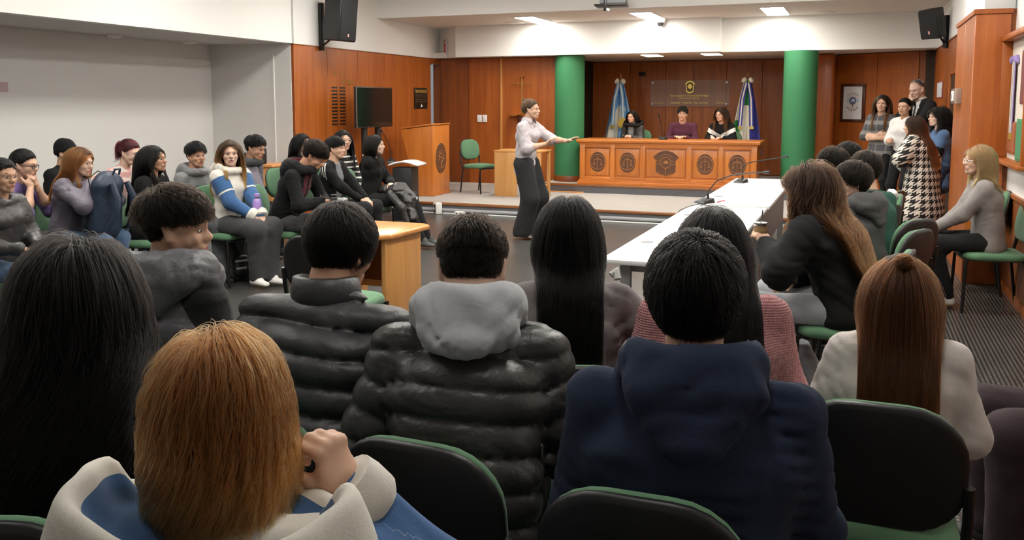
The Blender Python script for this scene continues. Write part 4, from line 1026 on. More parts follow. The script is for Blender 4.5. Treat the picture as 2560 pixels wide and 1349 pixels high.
PEOPLE = []
def person(label, px, py, d, face, pose='sit', seat=.47, ground=0.0, lean=6, hunch=8, head=(0, 0, 0), fem=False, skin='light', s=None,
           rh=None, lh=None, legs=None, top=None, bottom=None, hair=None, shoes=((.02, .02, .02), None), h=.014, hh=.0055, hands=True, sh=0, glasses=None, twist=0, wide=1.0, chairlab=None, chair_rot=0, eyes=True, face_kw=None, collar=None, hood=None, root=None, extras=None, shy=0.0, chair_xy=None):
    """px,py = where the crown of the head stands at distance d; face = heading in degrees (0 = towards the bench, + = to the left)"""
    top = dict(top or {}); bottom = dict(bottom or {}); rg = np.random.default_rng(len(PEOPLE) + 11)
    crown = at_y(px, py, d[1]) if isinstance(d, tuple) else at_d(px, py, d)
    # ---- torso in unit scale, relative to the pelvis
    a0, a1 = R(lean), R(lean + hunch)
    dirs = [np.array([0, math.sin(a), math.cos(a)]) for a in (a0, (a0 + a1) / 2, a1, a1 + R(6))]
    waist = dirs[0] * .15; chest = waist + dirs[1] * .20; shc = chest + dirs[2] * .125; nb = chest + dirs[2] * .165
    Hm = rot_m(*head); neckdir = nrm(dirs[3] * .7 + Hm @ np.array([0, .1, .6]))
    hc_off = nb + neckdir * .075 + Hm @ np.array([0, .018, .085])
    topz = (hc_off + Hm @ np.array([0, -.01, .122]))[2] + (hair or {}).get('vol', .02)
    sit = pose == 'sit'
    pz = (ground + seat + .07) if sit else None
    if s is None:
        if sit: s = (crown[2] - pz) / topz
        else: s = (crown[2] - ground) / (.93 + topz)
    if not sit: pz = ground + .93 * s
    P0 = np.array([0, 0, pz - ground])
    def up(v): return P0 + np.asarray(v) * s
    hcw = up(hc_off)
    ca, sa_ = math.cos(R(face)), math.sin(R(face))
    if root is None:
        loc = np.array([crown[0] - (ca * hcw[0] - sa_ * hcw[1]), crown[1] - (sa_ * hcw[0] + ca * hcw[1]), ground])
    else: loc = np.array([root[0], root[1], ground])
    e = empty('person', loc, R(face), label, 'person')
    PEOPLE.append((e, s))
    tw = np.array(Matrix.Rotation(R(twist), 3, 'Z')); ex = tw @ np.array([1, 0, 0.]); eh = np.array([1., 0, 0])
    shw = (.158 if fem else .178) * wide
    S = {sg: up(shc + tw @ np.array([sg * shw, .0, -.01 + shy])) for sg in (-1, 1)}
    l1, l2 = .285 * s, .25 * s
    arms = {}
    for sg, spec in ((1, rh), (-1, lh)):
        spec = dict(spec or {})
        if 't' in spec: T = np.array(spec['t'], float); T = P0 + T * s if spec.get('rel', 1) else T
        elif sit: T = P0 + np.array([sg * .10, .30, .12]) * s
        else: T = P0 + np.array([sg * .24, .04, -.06]) * s
        E_, T = ik(S[sg], T, l1, l2, spec.get('hint', (sg * .55, -.35, -.75)))
        arms[sg] = (S[sg], E_, T, spec)
    hipx = .088
    legs = legs or {}; LG = {}
    for sg in (1, -1):
        q = legs.get(sg, {})
        H = P0 + np.array([sg * hipx, .02, -.01]) * s
        if sit:
            K = np.array(q.get('k', (sg * .13, .44, 0.0))) * s + np.array([0, 0, seat + .055])
            A = np.array(q.get('a', (sg * .12, .42, .09))) * np.array([s, s, 1])
        else:
            A = np.array(q.get('a', (sg * .10, .0, .09))) * s
            K, A = ik(H, A, .43 * s, .43 * s, (sg * .15, 1, 0))
        LG[sg] = (H, K, A, nrm(np.array(q.get('toe', (sg * .15, 1, 0)))))
    # ---- body (skin): head + coarse trunk and limbs + hands in one mesh
    Vs, Qs, Ms = [], [], []; base = 0
    nbl = Hm.T @ (nb - hc_off)
    V, Q, lip = head_geo(nbl - np.array([0, 0, .01]), hh / s, fem, **(face_kw or {}))
    V = (V * s) @ Hm.T + hcw; Vs.append(V); Qs.append(Q); Ms.append(lip); base = len(V)
    pts = [P0, up(waist), up(chest), up(shc)] + [q for sg in (1, -1) for q in arms[sg][:3]] + [q for sg in (1, -1) for q in LG[sg][:3]]
    lo = np.min(pts, 0) - .16; hi = np.max(pts, 0) + .16; lo[2] = max(lo[2], .03)
    F = Field(lo, hi, .024, 45.0)
    F.cap(P0, up(waist), .085 * s, .08 * s, eh, 1.4); F.cap(up(waist), up(chest), .08 * s, .085 * s, ex, 1.4); F.cap(up(chest), up(nb), .072 * s, .038 * s, ex, 1.3)
    for sg in (1, -1):
        A_, B_, C_, _ = arms[sg]; F.cap(up(shc) - np.array([0, 0, .02]), A_ - np.array([0, 0, .015]), .024 * s); F.cap(A_ - np.array([0, 0, .015]), B_, .028 * s, .026 * s); F.cap(B_, C_, .026 * s, .02 * s)
        H, K, A, _ = LG[sg]; F.cap(H, K, .055 * s, .036 * s); F.cap(K, A, .034 * s, .022 * s)
    V, Q = surface_nets(F.dist(), lo, .024); Vs.append(V); Qs.append(Q + base); Ms.append(np.zeros(len(Q), np.int32)); base += len(V)
    if hands:
        for sg in (1, -1):
            A_, B_, C_, sp = arms[sg]
            fa = nrm(C_ - B_); fd = np.array(sp.get('fd', fa * .8 + np.array([0, .1, -.1])), float)
            V, Q = hand_geo(C_, fd, sp.get('pn', (0, 0, -1)), sg, sp.get('curl', .35), s * (.93 if fem else 1.02), max(.0042, hh * .85), sp.get('thumb', .5), sp.get('spread', 1.0))
            Vs.append(V); Qs.append(Q + base); Ms.append(np.zeros(len(Q), np.int32)); base += len(V)
            if 'bare' in sp:   # rolled sleeve: forearm shows
                lo2 = np.minimum(B_, C_) - .07; hi2 = np.maximum(B_, C_) + .07; F2 = Field(lo2, hi2, .008, 90.); F2.cap(B_, B_ * .6 + C_ * .4, .036 * s, .037 * s); F2.cap(B_ * .6 + C_ * .4, C_ + fa * .01, .037 * s, .024 * s)
                V, Q = surface_nets(F2.dist(), lo2, .008); Vs.append(V); Qs.append(Q + base); Ms.append(np.zeros(len(Q), np.int32)); base += len(V)
    mesh('body', np.concatenate(Vs), np.concatenate(Qs), [skin_mat(skin), lip_mat(skin)], e, True, np.concatenate(Ms))
    def hl(p): return Hm @ (np.asarray(p, float) * s) + hcw
    Hr = Matrix(Hm.tolist()).to_euler()
    bc = HAIRC[(hair or {'col': 'dark'})['col']][2]
    if eyes:
        for sg in (-1, 1):
            o = bpy.data.objects.new('eye', EYE_ME); link(o, e); o.location = hl((sg * .031, .0840, .003)); o.rotation_euler = (Matrix(Hm.tolist()) @ Matrix.Rotation(R(-sg * 14), 3, 'Z')).to_euler(); o.scale = (s * 1.06, s, s * 1.06)
            T = Matrix.Translation(hl((0, .0865, .0265))) @ Matrix(Hm.tolist()).to_4x4() @ Matrix.Diagonal((sg * s, s, s, 1))
            bm_ = brow_mesh(); bm_.V = [tuple(T @ Vector(v)) for v in bm_.V]
            bm_.build('eyebrow', mat('brow_' + (hair or {'col': 'dark'})['col'], tuple(c * .9 for c in bc), .7), e, True)
    # ---- top garment
    th = top.get('thick', .012) * .55; kk = 60.0
    caps = []
    gl = dict(hw=1.42, fat=1.0); gl.update(top)
    fat = gl['fat']
    hem = up(np.array([0, 0, -.03])) if sit else P0 + np.array([0, 0, -gl.get('len', .06)]) * s
    def tor(a, b, ra, rb, side, w, q0): caps.append((a, b, ra * s * fat + th, rb * s * fat + th, side, w, 'torso', q0))
    hipw = (.118 if fem else .112); wsw = (.092 if fem else .100); chw = (.102 if fem else .108) 
    ln = lambda a, b: float(np.linalg.norm(np.asarray(a) - np.asarray(b)))
    q = 0.0
    if not sit and gl.get('len', .06) > .2: tor(hem, P0, gl.get('hemr', hipw), hipw, eh, 1.45, -ln(hem, P0)); a_ = P0
    else: a_ = hem
    tor(a_, up(waist), hipw, wsw, eh, 1.42, 0); q = ln(a_, up(waist))
    tor(up(waist), up(chest), wsw, chw, ex, 1.45 * wide, q); q += ln(up(waist), up(chest))
    tor(up(chest), up(shc) - np.array([0, 0, .02]), chw, .072, ex, 1.55 * wide, q)
    for sg in (1, -1):
        A_, B_, C_, sp = arms[sg]
        caps.append((up(nb - np.array([0, .005, .02])), A_ + np.array([0, 0, -.002]), .046 * s + th * .6, .043 * s + th * .6, None, 1, 'yoke', 0))
        ar = gl.get('arm', 1.0)
        caps.append((A_ + (B_ - A_) * .06, B_, .051 * s * ar + th, .046 * s * ar + th, None, 1, 'arm', 0))
        e2 = gl.get('sleeve', .93); e2 = sp.get('sleeve', e2); C2 = B_ + (C_ - B_) * e2
        caps.append((B_, C2, .046 * s * ar + th, .033 * s * ar + th, None, 1, 'arm', ln(A_, B_)))
    if fem and gl.get('bust', 1):
        for sg in (1, -1): caps.append((up(chest + tw @ np.array([sg * .062, .075, .0])), up(chest + tw @ np.array([sg * .06, .07, .0])), .055 * s + th * .5, .055 * s + th * .5, None, 1, 'torso', 0))
    allp = np.array([c[i] for c in caps for i in (0, 1)]); rad = max(max(c[2], c[3]) * c[5] for c in caps) * .8 + .05
    lo = allp.min(0) - rad; hi = allp.max(0) + rad
    F = Field(lo, hi, h, kk)
    for (a, b, ra, rb, side, w, kind, q0) in caps:
        F.cap(a, b, ra, rb, side, w)
    dd = F.dist() + .004 + wrinkle(F, gl.get('fold', .0032), len(PEOPLE) * 3 + 1, gl.get('ffreq', 15.0))
    X, Y, Z = F.grid()
    if gl.get('puff'):
        per, amp = gl['puff']; idx = np.argwhere(np.abs(dd) < .05); pp = np.stack([F.ax[i][idx[:, i]] for i in range(3)], 1).astype(np.float64)
        bn = np.full(len(pp), 9.); bq = np.zeros(len(pp)); isarm = np.zeros(len(pp), bool)
        for (a, b, ra, rb, side, w, kind, q0) in caps:
            if kind == 'yoke': continue
            a = np.asarray(a); ab = np.asarray(b) - a; L_ = math.sqrt(ab @ ab); tt = ((pp - a) @ ab) / max(ab @ ab, 1e-9); t = np.clip(tt, 0, 1); v = pp - a - t[:, None] * ab
            if side is not None and w != 1: v = v - np.asarray(side)[None] * ((v @ np.asarray(side)) * (1 - 1 / w))[:, None]
            n_ = np.linalg.norm(v, axis=1) / (ra + (rb - ra) * t); m_ = (n_ < bn) & ((tt > .05) | (kind != 'arm') | (q0 > 0)); bn[m_] = n_[m_]; isarm[m_] = kind == 'arm'; bq[m_] = (q0 + np.clip(tt, -.6, 1.6) * L_)[m_] if kind == 'arm' else 0
        tq = (pp[:, 2] - P0[2]) * math.cos(a0) + pp[:, 1] * math.sin(a0) + .012 * np.sin(pp[:, 0] * 9) ; bq = np.where(isarm, bq, tq)
        bf = amp * (1 - np.abs(np.sin(math.pi * bq / per)) ** .5) - amp * .3
        if gl.get('plain_arm'): bf = np.where(isarm, 0, bf)
        dd[tuple(idx.T)] += bf
    if gl.get('neck', True):   # neckline opening
        npos = up(nb + np.array([0, .03, .05])); dn = np.sqrt((X - npos[0]) ** 2 + (Y - npos[1]) ** 2 + ((Z - npos[2]) * .8) ** 2) - gl.get('neckr', .062) * s; dd = np.maximum(dd, -dn)
    V, Q = surface_nets(dd, lo, h)
    MI = None; mats = gl.get('mats', [MATS.get('x') or fabric('plain_dark', (.02, .02, .022))])
    na = np.full(len(V), 9.0); nt = np.full(len(V), 9.0); ta = np.zeros(len(V)); sgn_ = np.zeros(len(V)); ci = 0
    for (a, b, ra, rb, side, w, kind, q0) in caps:
        a = np.asarray(a); ab = np.asarray(b) - a; t = np.clip(((V - a) @ ab) / max(ab @ ab, 1e-9), 0, 1); v = V - a - t[:, None] * ab
        if side is not None and w != 1: v = v - np.asarray(side)[None] * ((v @ np.asarray(side)) * (1 - 1 / w))[:, None]
        nd_ = np.linalg.norm(v, axis=1) / (ra + (rb - ra) * t)
        if kind == 'arm':
            m_ = nd_ < na; na[m_] = nd_[m_]; ta[m_] = (t + (1 if q0 > 0 else 0))[m_]; sgn_[m_] = 1 if ci < 2 else -1; ci += 1
        elif kind == 'torso': nt = np.minimum(nt, nd_)
    am = nt - na
    if gl.get('paint'):
        c = V[Q].mean(1)
        ctx = dict(chest=up(chest), waist=up(waist), nb=up(nb), arms=arms, P0=P0, s=s, ex=ex, arm=am[Q].mean(1), t=ta[Q].mean(1), sg=sgn_[Q].mean(1))
        MI = np.asarray(gl['paint'](c, ctx), np.int32)
    g = mesh(gl.get('name', 'jacket'), V, Q, mats, e, True, MI)
    if gl.get('attr'):
        for nm_, vv in (('arm', am), ('armt', ta)):
            at_ = g.data.attributes.new(nm_, 'FLOAT', 'POINT'); at_.data.foreach_set('value', vv.astype(np.float32))
    # ---- trousers or bare legs
    if bottom is not None and bottom.get('mats') is not False:
        bl = dict(wd=1.0, name='trousers', hem=.02); bl.update(bottom)
        cp = [(P0 + np.array([0, -.01, .02]), P0 + np.array([0, -.01, .05 if sit else .10]) * 1, .102 * s + .008, .092 * s + .006, eh, 1.36)]
        for sg in (1, -1):
            H, K, A, _ = LG[sg]; w_ = bl['wd']
            if not bl.get('skirt'):
                cp += [(H, K, (.082 * s) * (w_ ** .5) + .008, .060 * s * w_ + .008, None, 1), (K, A + (K - A) * bl['hem'], .058 * s * w_ + .006, bl.get('ank', .044) * s * w_ + .006, None, 1)]
        if bl.get('skirt'): cp += [(P0, P0 + np.array([0, 0, -bl['skirt']]) * s, .118 * s + .01, bl.get('skr', .12) * s + .01, eh, 1.42)]
        allp = np.array([c[i] for c in cp for i in (0, 1)]); lo = allp.min(0) - .2; hi = allp.max(0) + .2; lo[2] = max(lo[2], .012)
        hb_ = max(h, .012); F = Field(lo, hi, hb_, 50.0)
        for (a, b, ra, rb, sd_, w_) in cp: F.cap(a, b, ra, rb, sd_, w_)
        dd = F.dist() + wrinkle(F, bl.get('fold', .003), len(PEOPLE) * 3 + 2, 14.0); X, Y, Z = F.grid()
        dd = np.maximum(dd, .035 - Z + 0 * X + 0 * Y)
        if sit: dd = np.maximum(dd, np.where((Y < .30 * s) & (Z > .3) & (Y > -.3), (seat + .004) - Z + 0 * X, -1.0))
        V, Q = surface_nets(dd, lo, hb_)
        mesh(bl['name'], V, Q, bl['mats'], e, True)
    # ---- shoes
    if shoes:
        up_c, sole_c = shoes; um = fabric('shoe_%02d%02d%02d' % tuple(int(c * 99) for c in up_c), up_c, .55, .05, 300, .1); sm = mat('sole_%02d' % int((sole_c or (.02,) * 3)[0] * 99), sole_c or (.02, .02, .02), .6)
        for sg in (1, -1):
            H, K, A, toe = LG[sg]; tz = float(LG[sg][3][2]); t2 = nrm(toe); sx = np.cross(t2, (0, 0, 1))
            bz = A[2] - .062
            hl_ = A + np.array([0, 0, -.035]) - t2 * .045; tp_ = A + t2 * .155 * s + np.array([0, 0, -.045])
            lo = np.minimum(hl_, tp_) - .075; hi = np.maximum(hl_, tp_) + .085; F = Field(lo, hi, .009, 90.)
            F.cap(hl_ + t2 * .02, A + t2 * .03, .034, .036, sx, 1.0); F.cap(hl_ + t2 * .03, tp_, .033, .022, sx, 1.5); F.cap(A + np.array([0, 0, .02]), A, .038)
            dd = F.dist(); X, Y, Z = F.grid(); fz = min(bz, A[2] - .05)
            if abs(tz) < .05: dd = np.maximum(dd, (fz + .0) - Z + 0 * X + 0 * Y)
            V, Q = surface_nets(dd, lo, .009); c = V[Q].mean(1)
            MI = (c[:, 2] < fz + .022 + (c - A) @ t2 * tz).astype(np.int32) if abs(tz) < .05 else ((c - A) @ np.cross(sx, t2) < -.052).astype(np.int32)
            mesh('shoe', V, Q, [um, sm], e, True, MI)
    if gl.get('cuff'):
        for sg in (1, -1):
            A_, B_, C_, sp = arms[sg]; e2 = sp.get('sleeve', gl.get('sleeve', .93)); u_ = nrm(C_ - B_); p2 = B_ + (C_ - B_) * e2; L_ = .055 * s
            r1 = (.038 * gl.get('arm', 1.0) * s + th)
            MB().tube([tuple(p2 - u_ * L_ * .6), tuple(p2 - u_ * L_ * .3), tuple(p2 + u_ * L_ * .3), tuple(p2 + u_ * L_ * .75), tuple(p2 + u_ * L_ * .75)], [r1 * .95, r1 * 1.12, r1 * 1.08, r1 * .98, r1 * .6], 18).build('cuff', gl['cuff'], e, True)
    # ---- hood / collar
    if hood:
        hm = hood['mats']; hs_ = hood.get('size', 1.0); hh_ = min(h, .011); c0 = up(nb + np.array([0, -.035 + hood.get('dy', 0), .01 + hood.get('dz', 0)]))
        lo = c0 - np.array([.30, .30, .26]) * s; hi = c0 + np.array([.30, .24, .26]) * s; F = Field(lo, hi, hh_, 60.)
        N = 14; rr = .040 * hood.get('r', 1.0)
        for k in range(N):   # ring round the neck, drooping at the back
            a, b = (math.pi * 2 * k / N, math.pi * 2 * (k + 1) / N)
            def pt(t): return c0 + np.array([math.cos(t) * .105 * hs_, .03 + math.sin(t) * .09 * hs_, (.035 if math.sin(t) < 0 else -.01) + .0 * math.sin(t)]) * s
            f_ = 1.0 if math.sin((a + b) / 2) < .3 else .75
            F.cap(pt(a), pt(b), rr * s * f_)
        dr = hood.get('drop', .15)
        F.cap(c0 + np.array([-.07 * hs_, -.06, -.01]) * s, c0 + np.array([.07 * hs_, -.06, -.01]) * s, .05 * s)
        F.cap(c0 + np.array([0, -.085, -.02]) * s, c0 + np.array([0, -.115 - .02 * hs_, -dr]) * s, .055 * s * hs_, .034 * s, (1, 0, 0), 2.1)
        dd = F.dist() + wrinkle(F, .004, len(PEOPLE) + 77, 22.0)
        X, Y, Z = F.grid(); cen = c0 + np.array([0, .035, .065]) * s
        dn = np.sqrt(((X - cen[0]) / 1.15) ** 2 + (Y - cen[1]) ** 2 + ((Z - cen[2]) * .75) ** 2) - hood.get('open', .082) * hs_ * s; dd = np.maximum(dd, -dn)
        V, Q = surface_nets(dd, lo, hh_)
        ho = mesh('hood', V, Q, hm, e, True)
        at_ = ho.data.attributes.new('inner', 'FLOAT', 'POINT'); at_.data.foreach_set('value', (np.sqrt(((V[:, 0] - cen[0]) / 1.15) ** 2 + (V[:, 1] - cen[1]) ** 2 + ((V[:, 2] - cen[2]) * .75) ** 2) - hood.get('open', .082) * hs_ * s).astype(np.float32))
    if collar:
        c0 = up(nb + np.array([0, .012, .02])); m_ = MB(); n_ = 28; prof = collar.get('prof', [(.085, -.03), (.078, .02), (.072, .05), (.062, .05), (.066, .0)])
        V = []; 
        for (r_, z) in prof:
            for k in range(n_): t = 2 * math.pi * k / n_; rr = r_ * s * (1 - .06 * math.cos(t * 2)); tilt = (-.018 if math.sin(t) > .2 else .006) * s; V.append((c0[0] + rr * math.cos(t) * 1.05, c0[1] + rr * math.sin(t) * 1.0, c0[2] + z * s + tilt * abs(math.sin(t))))
        Fq = [(i * n_ + k, i * n_ + (k + 1) % n_, (i + 1) * n_ + (k + 1) % n_, (i + 1) * n_ + k) for i in range(len(prof) - 1) for k in range(n_) if not (collar.get('open') and abs(k - n_ / 4) < collar['open'])]
        o = mesh('collar', V, Fq, collar['mats'], e, True); sd_ = o.modifiers.new('s', 'SOLIDIFY'); sd_.thickness = .006; sd_.offset = 0
    # ---- hair
    if hair: do_hair(e, hair, Hm, hcw, s, caps, rg)
    if extras and 'beanie' in extras:
        lo = np.array([-.13, -.16, -.06]); hi = np.array([.13, .14, .20]); F = Field(lo, hi, .008, 70.)
        F.cap((0, -.035, .045), (0, .008, .043), .083, .082, (1, 0, 0), 1.02, up=(0, 0, 1), wu=1.22); X, Y, Z = F.grid()
        dd = np.maximum(F.dist() - .004, (.42 * Y + .012 - Z + 0 * X)); rim = np.abs(.42 * Y + .03 - Z + 0 * X) < .022; dd = dd - np.where(rim, .005, 0)
        V, Q = surface_nets(dd, lo, .008); bo = mesh('knitted_cap', (V * s) @ Hm.T + hcw, Q, extras['beanie'], e, True)
        MB().box(-.02, .02, -.002, .002, -.012, .012).build('patch', WHITEP, bo, loc=hl((.045, .062, .05)), rot=(R(-30), 0, R(-35)))
    if glasses:
        gm = mat('frame_%s' % glasses, {'black': (.01, .01, .012), 'clear': (.55, .5, .46), 'white': (.75, .72, .68), 'wire': (.35, .3, .25)}[glasses], .3)
        ge = bpy.data.objects.new('glasses', None); link(ge, e)
        fr = .0016 if glasses in ('wire', 'clear') else .0027
        for sg in (-1, 1):
            m_ = MB(); m_.tube([hl((sg * .032 + .021 * math.cos(t * .3927), .101 - .004 * abs(math.cos(t * .3927)), .0 + .017 * math.sin(t * .3927))) for t in range(17)], fr * s, 6, cap=False); m_.build('rim', gm, ge, True)
            MB().tube([hl((sg * .053, .099, .004)), hl((sg * .072, .07, .006)), hl((sg * .078, -.005, .006))], fr * s, 6).build('temple', gm, ge, True)
        MB().tube([hl((-.012, .103, .002)), hl((0, .105, .004)), hl((.012, .103, .002))], fr * s, 6).build('bridge', gm, ge, True)
    if chairlab:
        cz = chair_xy or (loc[0] + math.sin(R(face)) * .02, loc[1] - math.cos(R(face)) * .02)
        chair(cz[0], cz[1], R(face + chair_rot), chairlab, ground + seat - .47)
    info = dict(e=e, s=s, P0=P0, up=up, arms=arms, legs=LG, hl=hl, Hm=Hm, hc=hcw, loc=loc, face=face, nb=up(nb), chest=up(chest), shc=up(shc), caps=caps)
    return info

def do_hair(e, hair, Hm, hcw, s, caps, rg):
    m, mc = hair_mats(hair); st = hair['style']; n = hair.get('n', 1400); steps = hair.get('steps', 12); rad = hair.get('r', .0013)
    line = hair.get('line', (1.0, .0)); lift = hair.get('lift', .12)
    # under-cap so that no scalp shows
    h = .007; lo = np.array([-.125, -.16, -.13]); hi = np.array([.125, .15, .17]); F = Field(lo, hi, h, 120.); X, Y, Z = F.grid()
    off = hair.get('cap', .010)
    q = np.sqrt(((X - CR_C[0]) / CR_R[0]) ** 2 + ((Y - CR_C[1]) / CR_R[1]) ** 2 + ((Z - CR_C[2]) / CR_R[2]) ** 2); zh = hairline(F.ax[1], line).astype(np.float32)[None, :, None]; dcap = (q - 1) * .085 - off * np.clip((Z - zh) / .028, .12, 1)
    cut = (zh - Z + 0 * X) * .8 + .001
    dcap = np.maximum(dcap, cut) + wrinkle(F, .0015, 5, 60.)
    V, Q = surface_nets(dcap, lo, h)
    hm = mesh('hair', (V * s) @ Hm.T + hcw, Q, mc, e, True)
    p, nn = scalp_roots(n, rg, line); n = len(p)
    bc = [(np.asarray(a), np.asarray(b), max(ra, rb) if ra > .9 * rb and abs(ra - rb) < .03 * 1 else min(ra, rb) * .95 + .05 * ra, np.asarray(sd) if sd is not None else np.array([1., 0, 0]), w) for a, b, ra, rb, sd, w, k, q0 in caps if k == 'torso']
    sc = lambda P: P
    # work in unit head space: scale everything to s
    if hair.get('nocoll'): bc = []
    bcs = [((a - hcw) / s, (b - hcw) / s, r / s, sd, w) for a, b, r, sd, w in bc]
    Z3 = np.zeros(3)
    partx = hair.get('part', 0.0)
    if st in ('long', 'bob'):
        L = np.maximum(.05, hair.get('len', .5) + (p[:, 2] - .03) * .9) * rg.uniform(.84, 1.04, n)
        sgn = np.sign(p[:, 0] - partx + rg.normal(size=n) * .012); fr = np.clip((p[:, 1] + .0) / .08, 0, 1); topn = np.clip((p[:, 2] - .03) / .08, 0, 1)
        lat = (.10 + .95 * fr) * (.35 + .65 * topn)
        bk = -rg.uniform(.35, .9, n)
        d0 = nn * .25 + np.stack([sgn * lat + p[:, 0] * 3, bk * (.3 + .5 * fr) * (1 if hair.get('backsweep', 1) else .2), -.15 - .5 * (1 - topn)], 1)
        lf = rg.uniform(.04, .04 + lift * 1.6, n)
        P = grow(p, nn, d0 / np.linalg.norm(d0, axis=1)[:, None], L, steps, Hm, Z3, bcs, rg, hair.get('grav', .34), .72, hair.get('wave', .04), lf, hair.get('wf', 3.0), clump=hair.get('clump', .5), xlim=hair.get('xlim', .10), face=True, smooth=hair.get('smooth', 3), wamp=hair.get('wamp', 0.0))
    elif st == 'short':
        side = np.clip(1 - (p[:, 2] - .030) / .045, 0, 1) * np.clip(1 - (p[:, 1] - .06) / .02, 0, 1)
        L = hair.get('len', .065) * (1 - hair.get('fade', .6) * side) * rg.uniform(.75, 1.15, n)
        cw = np.array([.012, -.055, .112]); fl = p - cw; fl = fl - nn * (fl * nn).sum(1)[:, None]; fl /= np.linalg.norm(fl, axis=1)[:, None] + 1e-6
        sw = np.cross(nn, fl); tang = fl + sw * hair.get('swirl', .25)
        frontal = np.clip((p[:, 1] + .02) / .06, 0, 1)[:, None] * (1 - side)[:, None]; tang = tang + frontal * np.array([[.25, hair.get('fwd', .5), 0]]); L = L * (1 - .38 * frontal[:, 0] * np.clip((p[:, 1] - .03) / .05, 0, 1))
        near = np.exp(-np.linalg.norm(p - cw, axis=1) / .018)[:, None]; tang = tang * (1 - near) + near * (rg.normal(size=(n, 3)) * .6 + np.array([[.5, .6, 0]]))
        d0 = nn * hair.get('up', .25) + tang + rg.normal(size=(n, 3)) * hair.get('mess', .12)
        P = grow(p, nn, d0 / np.linalg.norm(d0, axis=1)[:, None], L, steps, Hm, Z3, [], rg, .06, .95, hair.get('wave', .0), .03 + lift * rg.uniform(.25, 1, n) * (1 - hair.get('fade', .6) * side * .9), 1.2, hug=.55, hugw=hair.get('tex', .03))
    elif st == 'tied':   # pulled back to a bun / tail
        B = np.array(hair.get('bun', (0, -.10, .075)))
        v = B[None] - p; dist = np.linalg.norm(v, axis=1)
        P = []
        for i in range(steps + 1):
            t = i / steps; q = p + v * t; q = push_ell(q, CR_C, CR_R, 1.05 + .10 * math.sin(math.pi * t) * rg.uniform(.3, 1.2, n)); P.append(q @ Hm.T)
        P = np.stack(P, 1)
    if st != 'tied' or True: P = P * s + hcw
    make_strands('hair_strands', P, rad * s, m, hm)
    if 'bun' in hair and hair.get('bun_r'):
        B = np.array(hair['bun']); br = hair['bun_r']; nb_ = 600; S_ = []
        for i in range(nb_):
            ax = nrm(rg.normal(size=3)); u = nrm(np.cross(ax, rg.normal(size=3))); w_ = np.cross(ax, u); r_ = br * rg.uniform(.55, 1.0); o_ = ax * rg.uniform(-.5, .5) * br
            S_.append([B + o_ + (u * math.cos(t) + w_ * math.sin(t)) * r_ * math.sqrt(max(.1, 1 - (np.linalg.norm(o_) / br) ** 2)) for t in np.linspace(0, 4.2, 12)])
        make_strands('hair_bun', (np.array(S_) @ Hm.T) * s + hcw, rad * s, m, hm)
        MB().lathe([(0, -.9 * br * s), (.6 * br * s, -.7 * br * s), (.9 * br * s, 0), (.6 * br * s, .7 * br * s), (0, .9 * br * s)], 12).build('bun_core', mc, hm, True, loc=Hm @ (B * s) + hcw)
    if 'tail' in hair:   # loose lengths below the tie
        T0 = np.array(hair.get('bun', (0, -.10, .06))); k_ = hair.get('tail_n', n // 2); pr = T0 + rg.normal(size=(k_, 3)) * np.array([.028, .008, .012])
        d0 = np.tile([0, -.8, -.3], (k_, 1)) + rg.normal(size=(k_, 3)) * .25
        P = grow(pr, None, d0 / np.linalg.norm(d0, axis=1)[:, None], hair['tail'] * rg.uniform(.8, 1.05, k_), steps + 6, Hm, Z3, bcs, rg, .4, .7, hair.get('wave', .03), rg.uniform(.08, .35, k_), 2.5, clump=.4, xlim=.08)
        make_strands('hair_lengths', P * s + hcw, rad * s, m, hm)
# ------------------------------------------------------------------ garment materials
def nylon(name, c, rough=.38, fold=.5):
    m = fabric(name, c, rough, .15, 120, .35, fold, 0.05, 22.0, .5); return m
BLK = fabric('black_cotton', (.0055, .0055, .006), .9, .2, 300, .3, .5)
BLK2 = fabric('black_denim', (.010, .010, .011), .85, .2, 300, .3, .4)
CHAR = fabric('charcoal_cotton', (.045, .045, .048), .9, .2, 300, .3, .5)
GREY = fabric('grey_fleece', (.20, .20, .21), .95, .12, 350, .35, .4)
GREYD = fabric('dark_grey_twill', (.075, .073, .075), .9, .15, 300, .3, .5)
LGREY = fabric('light_grey_fleece', (.36, .37, .39), .95, .10, 350, .35, .4)
NAVY = fabric('navy_fleece', (.017, .025, .052), .95, .15, 350, .35, .5)
BLUE = fabric('blue_fleece', (.045, .115, .26), .9, .12, 350, .3, .4)
CREAM = fabric('cream_fleece', (.66, .63, .57), .9, .08, 350, .3, .3)
JEANS = fabric('blue_denim', (.085, .14, .24), .85, .2, 400, .3, .3)
JEANSG = fabric('grey_denim', (.30, .31, .33), .85, .15, 400, .3, .4)
PUFB = nylon('black_quilted_nylon', (.036, .036, .040), .46, .25)
PUFB2 = nylon('soft_black_nylon', (.034, .031, .031), .42, .35)
PUFG = nylon('grey_quilted_nylon', (.115, .115, .128), .45)
MAUVE = nylon('mauve_grey_nylon', (.13, .115, .15), .5)
PURPLE = fabric('purple_cotton', (.13, .085, .23), .9, .15, 300, .3, .3)
MAROON = fabric('maroon_knit', (.085, .025, .045), .9, .12, 300, .3, .4)
TAUPE = fabric('taupe_shirt', (.20, .175, .18), .85, .2, 300, .3, .5)
WHITEC = fabric('white_cotton', (.72, .70, .68), .9, .06, 300, .3, .4)
SHIRT = fabric('lilac_white_shirt', (.46, .415, .435), .85, .07, 260, .4, .6)
BLUSH = fabric('blush_white_knit', (.58, .53, .50), .95, .06, 300, .35, .3)
SCRUB = fabric('blue_scrubs', (.07, .13, .25), .9, .12, 300, .3, .5)
GREYK = fabric('grey_knit', (.24, .215, .205), .95, .1, 220, .5, .3)
SUIT = fabric('black_suit', (.011, .011, .013), .8, .1, 400, .2, .2)
